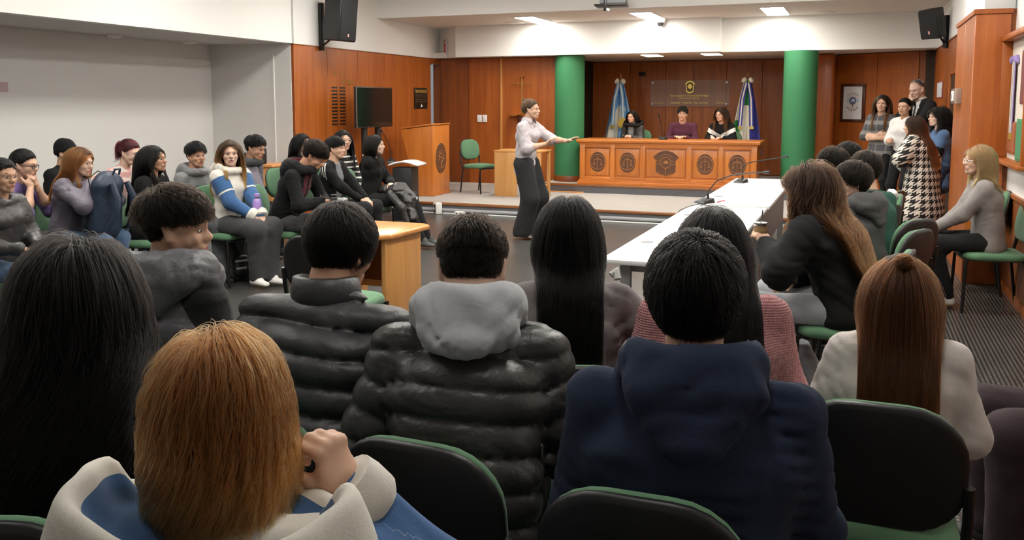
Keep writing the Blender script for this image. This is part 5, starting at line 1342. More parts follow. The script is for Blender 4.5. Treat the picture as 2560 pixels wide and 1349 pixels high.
BROWNT = fabric('plum_brown_trousers', (.040, .026, .030), .9, .15, 300, .3, .4)
TIGHTS = fabric('black_tights', (.010, .010, .012), .8, .1, 300, .1)
def knit(name, c):
    m = mat(name, c, .95, sheen=.2, spec=.2); v = coords(m)
    wv = nd(m, 'ShaderNodeTexWave', wave_type='BANDS', bands_direction='X', Scale=55.0, Distortion=.6); lk(m, v, wv.inputs['Vector'])
    w2 = nd(m, 'ShaderNodeTexWave', wave_type='BANDS', bands_direction='Z', Scale=42.0, Distortion=.6); lk(m, v, w2.inputs['Vector'])
    f = math_n(m, 'MULTIPLY', wv.outputs['Fac'], w2.outputs['Fac'])
    lk(m, ramp(m, f, [(.0, tuple(x * .84 for x in c)), (.6, c)]), bsdf(m).inputs['Base Color']); bump(m, f, .7, .012); return m
PINK = knit('pink_rib_knit', (.62, .27, .285))
def striped(name, a, b, n=16.0, duty=.28):
    m = mat(name, a, .9); x = xyz(m); f = math_n(m, 'FRACT', math_n(m, 'MULTIPLY', x[2], n)); lk(m, mixc(m, math_n(m, 'LESS_THAN', f, duty), a, b), bsdf(m).inputs['Base Color']); return m
STRIPE = striped('black_white_stripe', (.012, .012, .013), (.66, .64, .60))
def plaid():
    m = mat('grey_plaid_wool', (.2, .2, .2), .95); x = xyz(m)
    f = math_n(m, 'FRACT', math_n(m, 'MULTIPLY', x[2], 7.5)); g = math_n(m, 'FRACT', math_n(m, 'MULTIPLY', x[0], 8.0)); n = nd(m, 'ShaderNodeTexNoise', Scale=140.0)
    c = mixc(m, math_n(m, 'LESS_THAN', f, .38), (.085, .085, .092), (.24, .23, .225)); c = mixc(m, math_n(m, 'MULTIPLY', math_n(m, 'LESS_THAN', g, .18), .35), c, (.36, .34, .33))
    c = mixc(m, math_n(m, 'MULTIPLY', n.outputs['Fac'], .35), c, (.05, .05, .05)); lk(m, c, bsdf(m).inputs['Base Color']); return m
PLAID = plaid()
def houndstooth():
    m = mat('houndstooth_wool', (.5, .5, .5), .95); x = xyz(m); u = math_n(m, 'MULTIPLY', math_n(m, 'ARCTAN2', x[0], x[1]), .22); k = 13.0
    a = math_n(m, 'MULTIPLY', u, k); b = math_n(m, 'MULTIPLY', x[2], k)
    fa = math_n(m, 'FRACT', a); fb = math_n(m, 'FRACT', b)
    A = math_n(m, 'LESS_THAN', fa, .5); B = math_n(m, 'LESS_THAN', fb, .5)
    dg = math_n(m, 'LESS_THAN', math_n(m, 'FRACT', math_n(m, 'MULTIPLY', math_n(m, 'ADD', a, b), 2.0)), .5)
    both = math_n(m, 'MULTIPLY', A, B); xor = math_n(m, 'ABSOLUTE', math_n(m, 'SUBTRACT', A, B))
    f = math_n(m, 'MAXIMUM', both, math_n(m, 'MULTIPLY', xor, dg))
    lk(m, mixc(m, f, (.62, .57, .50), (.012, .012, .013)), bsdf(m).inputs['Base Color']); return m
HOUND = houndstooth()
TIEDYE = mat('pink_tie_dye', (.6, .4, .38), .9)
_n = nd(TIEDYE, 'ShaderNodeTexNoise', Scale=9.0, Detail=3.0, Distortion=1.5); lk(TIEDYE, coords(TIEDYE), _n.inputs['Vector']); lk(TIEDYE, ramp(TIEDYE, _n.outputs['Fac'], [(.42, (.66, .62, .58)), (.55, (.62, .34, .32))]), bsdf(TIEDYE).inputs['Base Color'])

def arm_paint(idx_arm=1, lim=0.0):
    return lambda c, k: np.where((k['arm'] > lim) & (k['t'] > .15), idx_arm, 0)
def varsity_mat(name, body, slv):
    """sleeves of another colour, a body-coloured ring round the upper arm and pale cuffs, from arm coordinates kept on the mesh"""
    m = fabric(name, body, .9, .08, 350, .3, .4)
    a = nd(m, 'ShaderNodeAttribute', attribute_name='arm'); t = nd(m, 'ShaderNodeAttribute', attribute_name='armt')
    f = math_n(m, 'GREATER_THAN', a.outputs['Fac'], .02); f = math_n(m, 'MULTIPLY', f, math_n(m, 'GREATER_THAN', t.outputs['Fac'], .06))
    ring = math_n(m, 'LESS_THAN', math_n(m, 'ABSOLUTE', math_n(m, 'SUBTRACT', t.outputs['Fac'], .62)), .03); f = math_n(m, 'MULTIPLY', f, math_n(m, 'SUBTRACT', 1.0, ring))
    old = bsdf(m).inputs['Base Color'].links[0].from_socket; lk(m, mixc(m, f, old, slv), bsdf(m).inputs['Base Color']); return m
def two_tone(name, base, slv, lo=-1.0, hi=9.0, rough=.45, fold=.5):
    m = nylon(name, base, rough, fold)
    a = nd(m, 'ShaderNodeAttribute', attribute_name='arm'); t = nd(m, 'ShaderNodeAttribute', attribute_name='armt')
    f = math_n(m, 'MULTIPLY', math_n(m, 'GREATER_THAN', a.outputs['Fac'], -.22), math_n(m, 'GREATER_THAN', t.outputs['Fac'], lo))
    old = bsdf(m).inputs['Base Color'].links[0].from_socket; lk(m, mixc(m, f, old, slv), bsdf(m).inputs['Base Color'])
    lk(m, math_n(m, 'MULTIPLY_ADD', f, .4, rough), bsdf(m).inputs['Roughness']); return m
def lined(name, outer, inner):
    m = fabric(name, outer, .9, .08, 350, .3, .3); a = nd(m, 'ShaderNodeAttribute', attribute_name='inner')
    old = bsdf(m).inputs['Base Color'].links[0].from_socket; lk(m, mixc(m, math_n(m, 'LESS_THAN', a.outputs['Fac'], .006), old, inner), bsdf(m).inputs['Base Color']); return m
VARS = varsity_mat('cream_blue_fleece', (.66, .63, .57), (.045, .115, .26))
def track(c, k):        # white stripes along the outer sleeves; grey tee at the open front
    r = np.zeros(len(c), int)
    for sg in (1, -1):
        A = k['arms'][sg][0]; off = (c - A); m = (k['arm'] > 0) & (k['sg'] * sg > 0) & (off[:, 0] * sg > .012) & (np.abs(np.mod(off[:, 1] + .03, .022) - .011) < .0045) & (np.abs(off[:, 1]) < .034); r = np.where(m & (k['t'] < 1.6), 1, r)
    fr = (c[:, 1] - k['chest'][1] > .05) & (np.abs(c[:, 0]) < .062); return np.where(fr & (k['arm'] < 0), 2, r)
def chevron(c, k):
    z = c[:, 2] - k['chest'][2] + .06 - np.abs(c[:, 0]) * .55; return np.where((z > -.055) & (z < .02) & (c[:, 1] > k['chest'][1] - .02), 1, 0)

CL = dict(h=.016, hh=.0058)
def chl(t): return 'green chair under ' + t
# ================================================================== front rows, seen from behind
NH = dict(n=9000, steps=24, r=.00055)
f9 = person('auburn-haired girl in a blue and cream hoodie resting her cheek on her fist', 548, 822, 1.30, 14, fem=True, lean=4, hunch=12, head=(8, 6, -4), skin='light', h=.009, hh=.005,
    top=dict(mats=[VARS], attr=1, cuff=CREAM, name='hoodie', thick=.022, arm=1.15), bottom=dict(mats=[JEANS]), hair=dict(NH, n=13000, col='copper', style='long', len=.19, wave=.05, wamp=.008, wf=2.2, lift=.22, clump=.7, part=-.01, vol=.02, xlim=.125, nocoll=1),
    rh=dict(t=(.165, .22, .52), hint=(.55, -.15, -1), fd=(-.35, -.1, .9), pn=(-.8, .35, 0), curl=.95, sleeve=.88), chairlab='green chair under the auburn-haired girl in blue and cream')
def cowl(i, outer, inner, rx=.20, ry=.165, rim=.072):
    """wide hood lying open on the shoulders: cream outside, blue lining"""
    c = i['nb']; sc = i['s']; n = 64; prof = [(.36, -.05, 1), (.60, -.035, 1), (.80, .02, 1), (.92, .75, 1), (.97, 1.0, 0), (1.04, .98, 0), (1.08, .70, 0), (1.16, .1, 0), (1.22, -.6, 0), (1.18, -1.4, 0)]
    V = []; F = []; MI = []
    for (r_, z_, mi) in prof:
        for k in range(n):
            t = 2 * math.pi * k / n; ft = .35 if math.sin(t) > .45 else 1.0; f = 1 + .05 * math.sin(3 * t + 1) + .03 * math.sin(7 * t)
            V.append((c[0] + rx * r_ * f * math.cos(t) * sc, c[1] - .035 + ry * r_ * f * math.sin(t) * sc, c[2] + (rim * z_ * (ft if z_ > 0 else 1) + .012 * math.sin(2 * t + .6) - .018 * math.cos(t)) * sc))
    for j in range(len(prof) - 1):
        for k in range(n): F.append((j * n + k, j * n + (k + 1) % n, (j + 1) * n + (k + 1) % n, (j + 1) * n + k)); MI.append(prof[j + 1][2])
    o = mesh('hood', V, F, [outer, inner], i['e'], True, MI); sb = o.modifiers.new('smooth', 'SUBSURF'); sb.levels = sb.render_levels = 1; so = o.modifiers.new('thick', 'SOLIDIFY'); so.thickness = .008; so.offset = 0
    return o
cowl(f9, CREAM, BLUE)
f1 = person('woman with long wavy black hair and a black jacket at the left edge', 190, 578, 1.95, 22, fem=True, lean=4, hunch=8, head=(4, 4, 3), skin='mid', h=.010, hh=.006,
    top=dict(mats=[BLK], thick=.028, fold=.006), bottom=dict(mats=[BLK2]), hair=dict(NH, n=14000, col='soft_black', style='long', len=.66, wave=.06, wamp=.013, wf=5.0, lift=.34, clump=.85, vol=.03, xlim=.19), chairlab=chl('the woman with long wavy black hair'))
f2 = person('boy with shaved sides and a neck tattoo in a grey padded vest', 436, 458, 2.95, 2, lean=8, hunch=8, head=(-62, 4, 0), skin='light', h=.010, hh=.0043,
    top=dict(mats=[two_tone('grey_vest_black_sleeves', (.115, .115, .128), (.012, .012, .013))], attr=1, thick=.03, puff=(.10, .016), plain_arm=1, name='vest'), bottom=dict(mats=[BLK2]), hood=dict(mats=[PUFG], size=1.45, drop=.13, r=1.25, open=.085),
    hair=dict(NH, n=11000, steps=9, col='dark', style='short', len=.085, fade=.97, up=.45, mess=.2, wave=.16, lift=.36, tex=.05, vol=.032, cap=.004), chairlab=chl('the boy in the grey padded vest'))
f3 = person('boy with thick black hair looking down in a black quilted jacket', 850, 499, 2.6, 6, lean=12, hunch=10, head=(-16, 18, 0), skin='mid', h=.008, hh=.005, wide=1.05,
    top=dict(mats=[PUFB], thick=.05, puff=(.078, .027), fold=.0015), bottom=dict(mats=[BLK2]), collar=dict(mats=[PUFB], prof=[(.10, -.03), (.095, .02), (.09, .055), (.078, .058), (.08, .0)]),
    hair=dict(NH, n=12000, steps=10, col='soft_black', style='short', len=.085, fade=.1, up=.15, mess=.1, lift=.2, vol=.028, cap=.012), rh=dict(t=(.10, .30, .16)), lh=dict(t=(-.02, .33, .16)), chairlab=chl('the boy in the narrow-quilted black jacket'))
f4 = person('boy in a black padded jacket with a pale grey hood', 1180, 537, 2.36, 20, lean=14, hunch=14, head=(0, 26, 0), skin='pale', h=.008, hh=.005, wide=.96,
    top=dict(mats=[PUFB2], thick=.036, puff=(.078, .016), fold=.002), bottom=dict(mats=[BLK2]), hood=dict(mats=[LGREY], size=.92, drop=.03, r=1.0, open=.084, dz=.025),
    hair=dict(NH, n=11000, steps=9, col='dark', style='short', len=.055, fade=.82, up=.3, mess=.18, wave=.14, lift=.17, tex=.045, vol=.024, cap=.005), chairlab=chl('the boy with the pale grey hood'), chair_xy=(-.88, 1.95), chair_rot=-22)
f5 = person('girl with very long straight black hair in a taupe shirt', 1422, 487, 2.9, 20, fem=True, lean=6, hunch=8, head=(-4, 6, 0), skin='light', h=.011, hh=.006,
    top=dict(mats=[TAUPE], thick=.024, fold=.006, name='shirt'), bottom=dict(mats=[BLK2]), hair=dict(NH, n=12000, col='black', style='long', len=.42, wave=.01, wamp=.006, wf=1.5, lift=.18, clump=.5, vol=.02, xlim=.082), rh=dict(t=(.20, .26, .24), hint=(.8, -.2, -.6), curl=.5), chairlab=chl('the girl in the taupe shirt'))
f6 = person('girl in a pink ribbed sweater hidden behind the navy hoodie', 1782, 507, 2.72, 20, fem=True, lean=8, hunch=8, head=(0, 4, 0), skin='light', h=.011, hh=.006, wide=1.08,
    top=dict(mats=[PINK], thick=.022, fold=.003, name='sweater', arm=1.12), bottom=dict(mats=[BLK2]), hair=dict(NH, n=9000, col='black', style='long', len=.55, wave=.01, lift=.14, clump=.4, vol=.02), chairlab=chl('the girl in the pink sweater'))
f7 = person('broad boy with short black hair in a navy hoodie seen from behind', 1742, 578, 1.88, 9, lean=4, hunch=10, head=(0, 4, 0), skin='light', h=.009, hh=.005, wide=1.13,
    top=dict(mats=[NAVY], thick=.026, fold=.005, fat=1.08, name='hoodie', arm=1.12), bottom=dict(mats=[BLK2]), hood=dict(mats=[NAVY], size=1.12, drop=.10, r=.85, open=.092, dz=.005),
    hair=dict(NH, n=14000, steps=10, col='black', style='short', len=.085, fade=.25, up=.15, mess=.08, lift=.38, vol=.03, cap=.02), chairlab=chl('the boy in the navy hoodie'), chair_xy=(-.37, 1.87), chair_rot=-8)
f8 = person('girl with half-tied long auburn hair in a blush white sweater', 2255, 604, 2.5, 0, fem=True, lean=6, hunch=8, head=(4, 3, 0), skin='light', h=.010, hh=.006,
    top=dict(mats=[BLUSH], thick=.024, fold=.004, name='sweater', arm=1.08), bottom=dict(mats=[JEANSG], wd=1.2), shoes=((.62, .58, .55), (.7, .68, .64)), hair=dict(NH, n=12000, col='auburn', style='long', len=.74, wave=.01, lift=.14, clump=.35, vol=.05, bun=(0, -.085, .105), bun_r=.036), lh=dict(t=(-.16, .30, .16)), legs={-1: dict(a=(-.16, .30, .09))}, chairlab=chl('the girl in the blush white sweater'), chair_xy=(.075, 2.60))
f10 = person('person in plum-brown trousers seated at the right edge, mostly out of frame', 2790, 420, 3.15, 100, lean=4, hunch=6, skin='light', h=.016, hh=.007,
    top=dict(mats=[CHAR], thick=.036), bottom=dict(mats=[BROWNT], wd=1.25, hem=.06, ank=.05), shoes=((.03, .03, .03), (.62, .58, .5)), hair=dict(n=900, steps=10, r=.0015, col='dark', style='short', len=.06, vol=.02), root=(.95, 3.42), s=1.0, rh=dict(t=(.12, .12, .10)), lh=dict(t=(-.12, .12, .10)), legs={1: dict(k=(.16, .46, 0), a=(.16, .44, .09)), -1: dict(k=(-.1, .46, 0), a=(-.10, .46, .09))}, chairlab=chl('the person in plum-brown trousers'))

# ================================================================== right-hand rows
FH = dict(n=2200, steps=14, r=.0011)
r7 = person('girl with long wavy brown hair in a black sweatshirt holding a mate cup', 2022, 405, 4.7, 80, fem=True, lean=12, hunch=12, head=(-12, 6, 0), twist=-12, skin='light', h=.012, hh=.0055,
    top=dict(mats=[BLK], thick=.045, fat=1.12, fold=.004, name='sweatshirt', arm=1.35), bottom=dict(mats=[JEANSG], wd=1.35), shoes=((.25, .23, .20), (.6, .46, .24)), hair=dict(n=7500, steps=22, r=.0009, col='brown', style='long', len=.56, wave=.05, wamp=.02, wf=4.0, lift=.40, clump=.8, vol=.025, xlim=.22),
    lh=dict(t=(-.12, .40, .33), hint=(-.7, 0, -.7), fd=(.2, .55, .75), pn=(.6, .5, -.2), curl=.6), legs={1: dict(k=(.17, .44, .02), a=(.10, .16, .10), toe=(.3, .95, 0)), -1: dict(k=(-.16, .45, 0), a=(-.10, .30, .09))}, chairlab=chl('the girl holding the mate cup'))
r8 = person('boy with tousled dark hair in a charcoal hoodie, profile to the left', 2132, 402, 5.5, 62, lean=8, hunch=8, head=(50, 3, 0), skin='pale', h=.014, hh=.005,
    top=dict(mats=[GREYD], thick=.022, name='hoodie'), bottom=dict(mats=[BLK2]), hood=dict(mats=[GREYD], size=1.25, drop=.12, open=.08), hair=dict(FH, n=4500, steps=9, col='dark', style='short', len=.09, fade=.4, up=.5, mess=.3, wave=.3, lift=.4, vol=.03, cap=.016), chairlab=chl('the boy in the charcoal hoodie'))
r9 = person('boy with dark fringe and a black top behind the wavy-haired girl', 2082, 366, 6.75, 66, lean=10, hunch=8, head=(50, 6, 0), skin='light', **CL,
    top=dict(mats=[BLK], thick=.02), bottom=dict(mats=[BLK2]), hair=dict(FH, n=3500, steps=9, col='dark', style='short', len=.09, fade=.45, up=.45, mess=.22, lift=.36, vol=.03, cap=.016), chairlab=chl('the boy with the dark fringe'))
r10 = person('student with a dark green top and black hair, back of head only', 2164, 374, 6.05, 50, lean=8, hunch=8, head=(0, 4, 0), skin='light', **CL,
    top=dict(mats=[fabric('bottle_green', (.03, .09, .07), .9)], thick=.02), bottom=dict(mats=[BLK2]), hair=dict(FH, n=3500, steps=9, col='dark', style='short', len=.08, fade=.35, up=.35, mess=.2, lift=.3, vol=.03, cap=.016), chairlab=chl('the student in dark green'))
r11 = person('farthest seated student on the right, only dark hair showing', 2120, 352, 7.8, 70, lean=8, hunch=8, head=(20, 4, 0), skin='light', **CL,
    top=dict(mats=[CHAR], thick=.02), bottom=dict(mats=[BLK2]), hair=dict(FH, n=2500, steps=9, col='soft_black', style='short', len=.08, fade=.4, up=.35, mess=.2, lift=.3, vol=.03, cap=.016), chairlab=chl('the farthest student on the right'))
r6 = person('blonde woman in glasses and a grey sweater seated against the right wall', 2448, 360, 6.9, 96, fem=True, lean=3, hunch=10, head=(8, -2, 0), skin='light', h=.012, hh=.005, glasses='white',
    top=dict(mats=[GREYK], thick=.024, fat=1.12, name='sweater'), bottom=dict(mats=[BLK2], wd=1.1), shoes=((.55, .53, .5), (.6, .58, .54)), hair=dict(FH, n=5000, steps=16, col='blonde', style='bob', len=.27, wave=.02, lift=.16, clump=.5, vol=.02, part=.02),
    rh=dict(t=(.03, .40, .10)), lh=dict(t=(-.03, .42, .10)), legs={1: dict(a=(.10, .26, .10)), -1: dict(a=(-.08, .30, .09))}, chairlab='green chair under the blonde woman in the grey sweater')
# ================================================================== standing group on the right
r1 = person('standing woman in a grey plaid dress with folded arms', 2206, 235, ('y', 12.75), 152, 'stand', ground=.15, fem=True, lean=0, hunch=4, head=(18, 2, -4), skin='light', h=.013, hh=.005,
    top=dict(mats=[PLAID], thick=.016, len=.30, hemr=.122, name='dress', sleeve=.55, fold=.002), bottom=dict(mats=[TIGHTS], name='tights', wd=.75, hem=.0), hair=dict(FH, n=4500, steps=16, col='brown', style='long', len=.44, wave=.03, lift=.14, clump=.5, vol=.015),
    rh=dict(t=(-.03, .16, .22), hint=(.9, -.1, -.4), fd=(-.9, .1, .1), pn=(0, -1, 0), sleeve=.35, bare=1), lh=dict(t=(.03, .18, .17), hint=(-.9, -.1, -.4), fd=(.9, .05, .1), pn=(0, -1, 0), sleeve=.35, bare=1))
r2 = person('standing person in a white coat half hidden beside the man in the suit', 2262, 244, ('y', 12.2), 140, 'stand', ground=.15, fem=True, lean=0, hunch=6, head=(14, 0, 0), skin='mid', **CL,
    top=dict(mats=[WHITEC], thick=.03, len=.12, name='coat'), bottom=dict(mats=[BLK2]), hair=dict(FH, col='dark', style='tied', bun=(0, -.11, .02), vol=.012, n=1800), rh=dict(t=(.05, .27, .22), curl=.5))
r3 = person('tall balding man in a black suit holding his chin', 2294, 199, ('y', 12.95), 128, 'stand', ground=.15, lean=4, hunch=8, head=(8, 16, 0), skin='pale', h=.011, hh=.005, wide=1.06, collar=dict(mats=[WHITEC], open=3, prof=[(.07, .0), (.064, .035), (.08, .012)]),
    top=dict(mats=[SUIT, WHITEC, fabric('dark_tie', (.03, .03, .035), .6)], paint=lambda c, k: np.where((c[:, 1] > k['chest'][1] + .05) & (c[:, 2] > k['chest'][2] - .12) & (k['arm'] < 0), np.where(np.abs(c[:, 0]) < .017, 2, np.where(np.abs(c[:, 0]) < .012 + .2 * (c[:, 2] - k['chest'][2] + .12), 1, 0)), 0), thick=.024, len=.16, name='suit_jacket', arm=1.1), bottom=dict(mats=[SUIT]), hair=dict(FH, n=1300, steps=6, col='grey', style='short', len=.022, fade=.2, up=.4, lift=.05, vol=.004, cap=.002, line=(1.0, .045)),
    rh=dict(t=(.02, .20, .50), hint=(.6, .1, -.8), fd=(-.1, .1, .9), pn=(0, -1, .2), curl=.75), lh=dict(t=(.13, .24, .26), hint=(-.8, -.1, -.5), fd=(.9, .0, .3), pn=(0, -1, 0), curl=.4))
r5 = person('woman with dark curls in blue scrubs standing by the right wall', 2345, 266, ('y', 11.62), 108, 'stand', ground=0, fem=True, lean=0, hunch=8, head=(6, 0, 0), skin='pale', h=.013, hh=.005,
    top=dict(mats=[SCRUB, BLK], paint=lambda c, k: np.where((k['arm'] > 0) & (k['t'] > .62), 1, 0), thick=.022, len=.20, fat=1.1, name='scrub_top'), bottom=dict(mats=[fabric('navy_trousers', (.02, .03, .06), .9)], wd=1.1), hair=dict(FH, n=3500, col='soft_black', style='bob', len=.27, wave=.06, wamp=.014, wf=4, lift=.34, vol=.02, xlim=.14), rh=dict(t=(-.05, .22, .14), hint=(.8, -.2, -.6)), lh=dict(t=(.05, .24, .10), hint=(-.8, -.2, -.6)))
r4 = person('woman with long brown hair in a black and cream houndstooth coat', 2284, 288, ('y', 10.85), 66, 'stand', ground=0, fem=True, lean=6, hunch=8, head=(14, 6, 0), skin='light', h=.013, hh=.006,
    top=dict(mats=[HOUND], thick=.06, len=.46, hemr=.20, fat=1.25, name='coat', fold=.003, arm=1.4), bottom=dict(mats=[JEANS], wd=.8), shoes=((.5, .36, .28), (.05, .05, .05)), hair=dict(FH, n=5500, steps=18, col='brown', style='long', len=.56, wave=.03, lift=.18, clump=.4, vol=.015), lh=dict(t=(-.10, .28, .22), hint=(-.8, 0, -.6)), rh=dict(t=(.22, -.08, -.02), curl=.5), legs={1: dict(a=(.10, -.10, .09)), -1: dict(a=(-.10, .16, .09))})
# ================================================================== the speaker
s1 = person('standing woman with tied-back hair in a pale shirt and black wide trousers, gesturing', 1327, 243, ('y', 9.95), -98, 'stand', ground=0, fem=True, lean=2, hunch=4, head=(14, 0, 0), skin='light', h=.011, hh=.0042,
    top=dict(mats=[SHIRT], thick=.03, len=.07, name='shirt', fold=.005, sleeve=.4, arm=1.1, ffreq=20.), bottom=dict(mats=[GREYD if False else fabric('black_crepe', (.022, .022, .024), .9, .2, 300, .3, .5)], wd=1.8, hem=.0, ank=.066), shoes=((.05, .05, .05), (.62, .5, .38)),
    collar=dict(mats=[SHIRT], open=4, prof=[(.066, .0), (.064, .045), (.085, .02), (.10, -.02)]), hair=dict(n=3500, steps=12, r=.0009, col='midbrown', style='tied', bun=(0, -.085, .115), bun_r=.026, vol=.030),
    rh=dict(t=(.06, .32, .26), hint=(.6, -.5, -.8), fd=(-.05, .72, .62), pn=(-.2, .5, -.75), curl=.18, sleeve=.30, bare=1, thumb=.2), lh=dict(t=(-.16, .50, .29), hint=(-.6, -.2, -.8), fd=(-.25, .88, .38), pn=(.1, .4, -.9), curl=.06, sleeve=.35, bare=1, thumb=.3), legs={1: dict(a=(.11, .02, .09)), -1: dict(a=(-.12, .03, .09))})
# ================================================================== at the bench
d1 = person('student in a black fur-trimmed coat seated at the bench', 1580, 274, ('y', 15.0), 172, ground=.29, fem=True, lean=10, hunch=8, head=(-6, 4, 0), skin='light', h=.015, hh=.0055, top=dict(mats=[PUFB2, GREY], paint=lambda c, k: np.where((c[:, 1] > k['chest'][1] + .06) & (np.abs(c[:, 0]) < .045), 1, 0), thick=.032, name='coat'), bottom=dict(mats=[BLK2]),
    hair=dict(FH, n=2600, col='dark', style='long', len=.42, lift=.12, wave=.02), hood=dict(mats=[fabric('black_fur', (.012, .011, .011), .95, .3, 200, .8, .8)], size=1.5, drop=.05, r=1.0, open=.10), rh=dict(t=(.04, .30, .27), curl=.6), lh=dict(t=(-.03, .31, .27), curl=.6), chairlab=chl('the student in the fur-trimmed coat at the bench'))
d2 = person('student in a maroon sweater and glasses seated at the middle of the bench', 1707, 265, ('y', 15.0), 184, ground=.29, lean=12, hunch=8, head=(2, 2, 0), skin='light', h=.015, hh=.0055, wide=1.05, glasses='wire', top=dict(mats=[MAROON], thick=.022, name='sweater'), bottom=dict(mats=[BLK2]), hair=dict(FH, n=2200, steps=8, col='soft_black', style='short', len=.075, fade=.75, up=.35, fwd=1.1, lift=.25, vol=.02), rh=dict(t=(.10, .36, .25)), lh=dict(t=(-.08, .36, .25)), chairlab=chl('the student in the maroon sweater'))
d3 = person('student in a black and white chevron jacket seated at the bench', 1803, 267, ('y', 15.0), 168, ground=.29, fem=True, lean=10, hunch=8, head=(-14, 2, 0), skin='light', h=.012, hh=.0055, glasses='wire', top=dict(mats=[BLK, WHITEC], paint=chevron, thick=.026, arm=1.15), bottom=dict(mats=[BLK2]), hair=dict(FH, n=2600, col='brown', style='long', len=.36, wave=.05, wamp=.012, wf=4.0, lift=.22, xlim=.14), rh=dict(t=(.10, .36, .25)), lh=dict(t=(-.10, .36, .25)), chairlab=chl('the student in the chevron jacket'))
# ================================================================== left-hand rows
l1 = person('girl at the left edge in a black padded coat', 4, 394, 5.75, -84, fem=True, lean=3, hunch=6, head=(-8, 4, 0), skin='mid', h=.013, hh=.005, top=dict(mats=[PUFB2], thick=.04, puff=(.14, .012), name='coat'), bottom=dict(mats=[JEANS]), hair=dict(FH, col='black', style='tied', bun=(0, -.11, .0), vol=.012), rh=dict(t=(.08, .30, .16)), chairlab=chl('the girl in the black padded coat'))
l2 = person('young man with tied dark hair, glasses and a purple top, hands at his mouth', 58, 370, 7.0, -74, lean=12, hunch=12, head=(6, 10, 0), skin='light', h=.014, hh=.005, glasses='black', top=dict(mats=[PURPLE], thick=.022, name='hoodie', sleeve=.25), bottom=dict(mats=[GREYD]), hair=dict(FH, n=2600, col='soft_black', style='tied', bun=(0, -.095, .07), bun_r=.026, vol=.02), rh=dict(t=(.04, .30, .45), hint=(.5, .1, -.9), fd=(-.3, .0, .9), pn=(-.3, -.9, 0), curl=.7, bare=1, sleeve=.2), lh=dict(t=(-.03, .31, .45), hint=(-.5, .1, -.9), fd=(.3, .0, .9), pn=(.3, -.9, 0), curl=.7, bare=1, sleeve=.2), chairlab=chl('the young man in the purple top'))
l3 = person('person in a black knitted cap behind the girl with the navy backpack', 163, 347, 8.3, -74, lean=6, hunch=6, head=(0, 4, 0), skin='mid', **CL, top=dict(mats=[BLK], thick=.034), bottom=dict(mats=[BLK2]), hair=dict(n=300, steps=5, r=.002, col='black', style='short', len=.03, vol=.02, cap=.004), extras=dict(beanie=BLK), chairlab=chl('the person in the black knitted cap'))
l4 = person('auburn-haired girl in a mauve-grey jacket leaning over a navy backpack', 198, 364, 7.1, -78, fem=True, lean=8, hunch=8, head=(4, 10, 0), skin='pale', h=.013, hh=.0048, top=dict(mats=[MAUVE], thick=.034, fold=.007, arm=1.15), bottom=dict(mats=[JEANS]), hair=dict(FH, n=4200, steps=16, col='auburn_lit', style='long', len=.38, lift=.16, wave=.03, clump=.5), rh=dict(t=(.03, .27, .47), hint=(.8, -.1, -.6), fd=(-.3, .5, .6), pn=(-.4, -.1, -.8), curl=.6), lh=dict(t=(-.06, .30, .47), hint=(-.8, -.1, -.6), fd=(.3, .5, .5), curl=.6), chairlab=chl('the girl with the navy backpack'))
l5 = person('red-haired student with glasses in a pink tie-dye top', 322, 346, 8.3, -86, fem=True, lean=10, hunch=10, head=(4, 14, 0), skin='pale', h=.015, hh=.005, glasses='clear', top=dict(mats=[TIEDYE], thick=.026, name='sweatshirt'), bottom=dict(mats=[BLK2]), hair=dict(FH, n=2600, col='red', style='tied', bun=(0, -.10, .06), bun_r=.03, vol=.02, tail=.16, tail_n=400, wave=.1), chairlab=chl('the red-haired student'))
l6 = person('girl with long black hair holding a purple cup', 384, 360, 7.5, -74, fem=True, lean=6, hunch=8, head=(0, -2, 0), skin='tan', h=.014, hh=.005, top=dict(mats=[BLK], thick=.03), bottom=dict(mats=[BLK2]), hair=dict(FH, n=4200, steps=16, col='black', style='long', len=.55, lift=.2, wave=.03, clump=.4), rh=dict(t=(.06, .38, .29), hint=(.7, -.1, -.7), fd=(0, .7, .7), pn=(-.5, .1, .6), curl=.5), chairlab=chl('the girl with the purple cup'))
l7 = person('boy with a black fringe in a grey hooded sweatshirt, slouching', 489, 353, 8.1, -96, lean=2, hunch=8, head=(-14, 0, 0), skin='tan', h=.014, hh=.005, top=dict(mats=[GREY], thick=.028, name='sweatshirt'), bottom=dict(mats=[GREYD if False else fabric('slate_trousers', (.10, .105, .115), .9, .15, 300, .3, .4)], wd=1.2), hood=dict(mats=[GREY], size=1.1, drop=.08, open=.092, r=.75), hair=dict(FH, n=2600, steps=8, col='black', style='short', len=.07, fade=.8, up=.45, fwd=1.0, lift=.35, vol=.028, cap=.012), chairlab=chl('the slouching boy in the grey sweatshirt'), legs={1: dict(k=(.14, .48, .02), a=(.13, .50, .09)), -1: dict(k=(-.14, .48, .02), a=(-.13, .50, .09))})
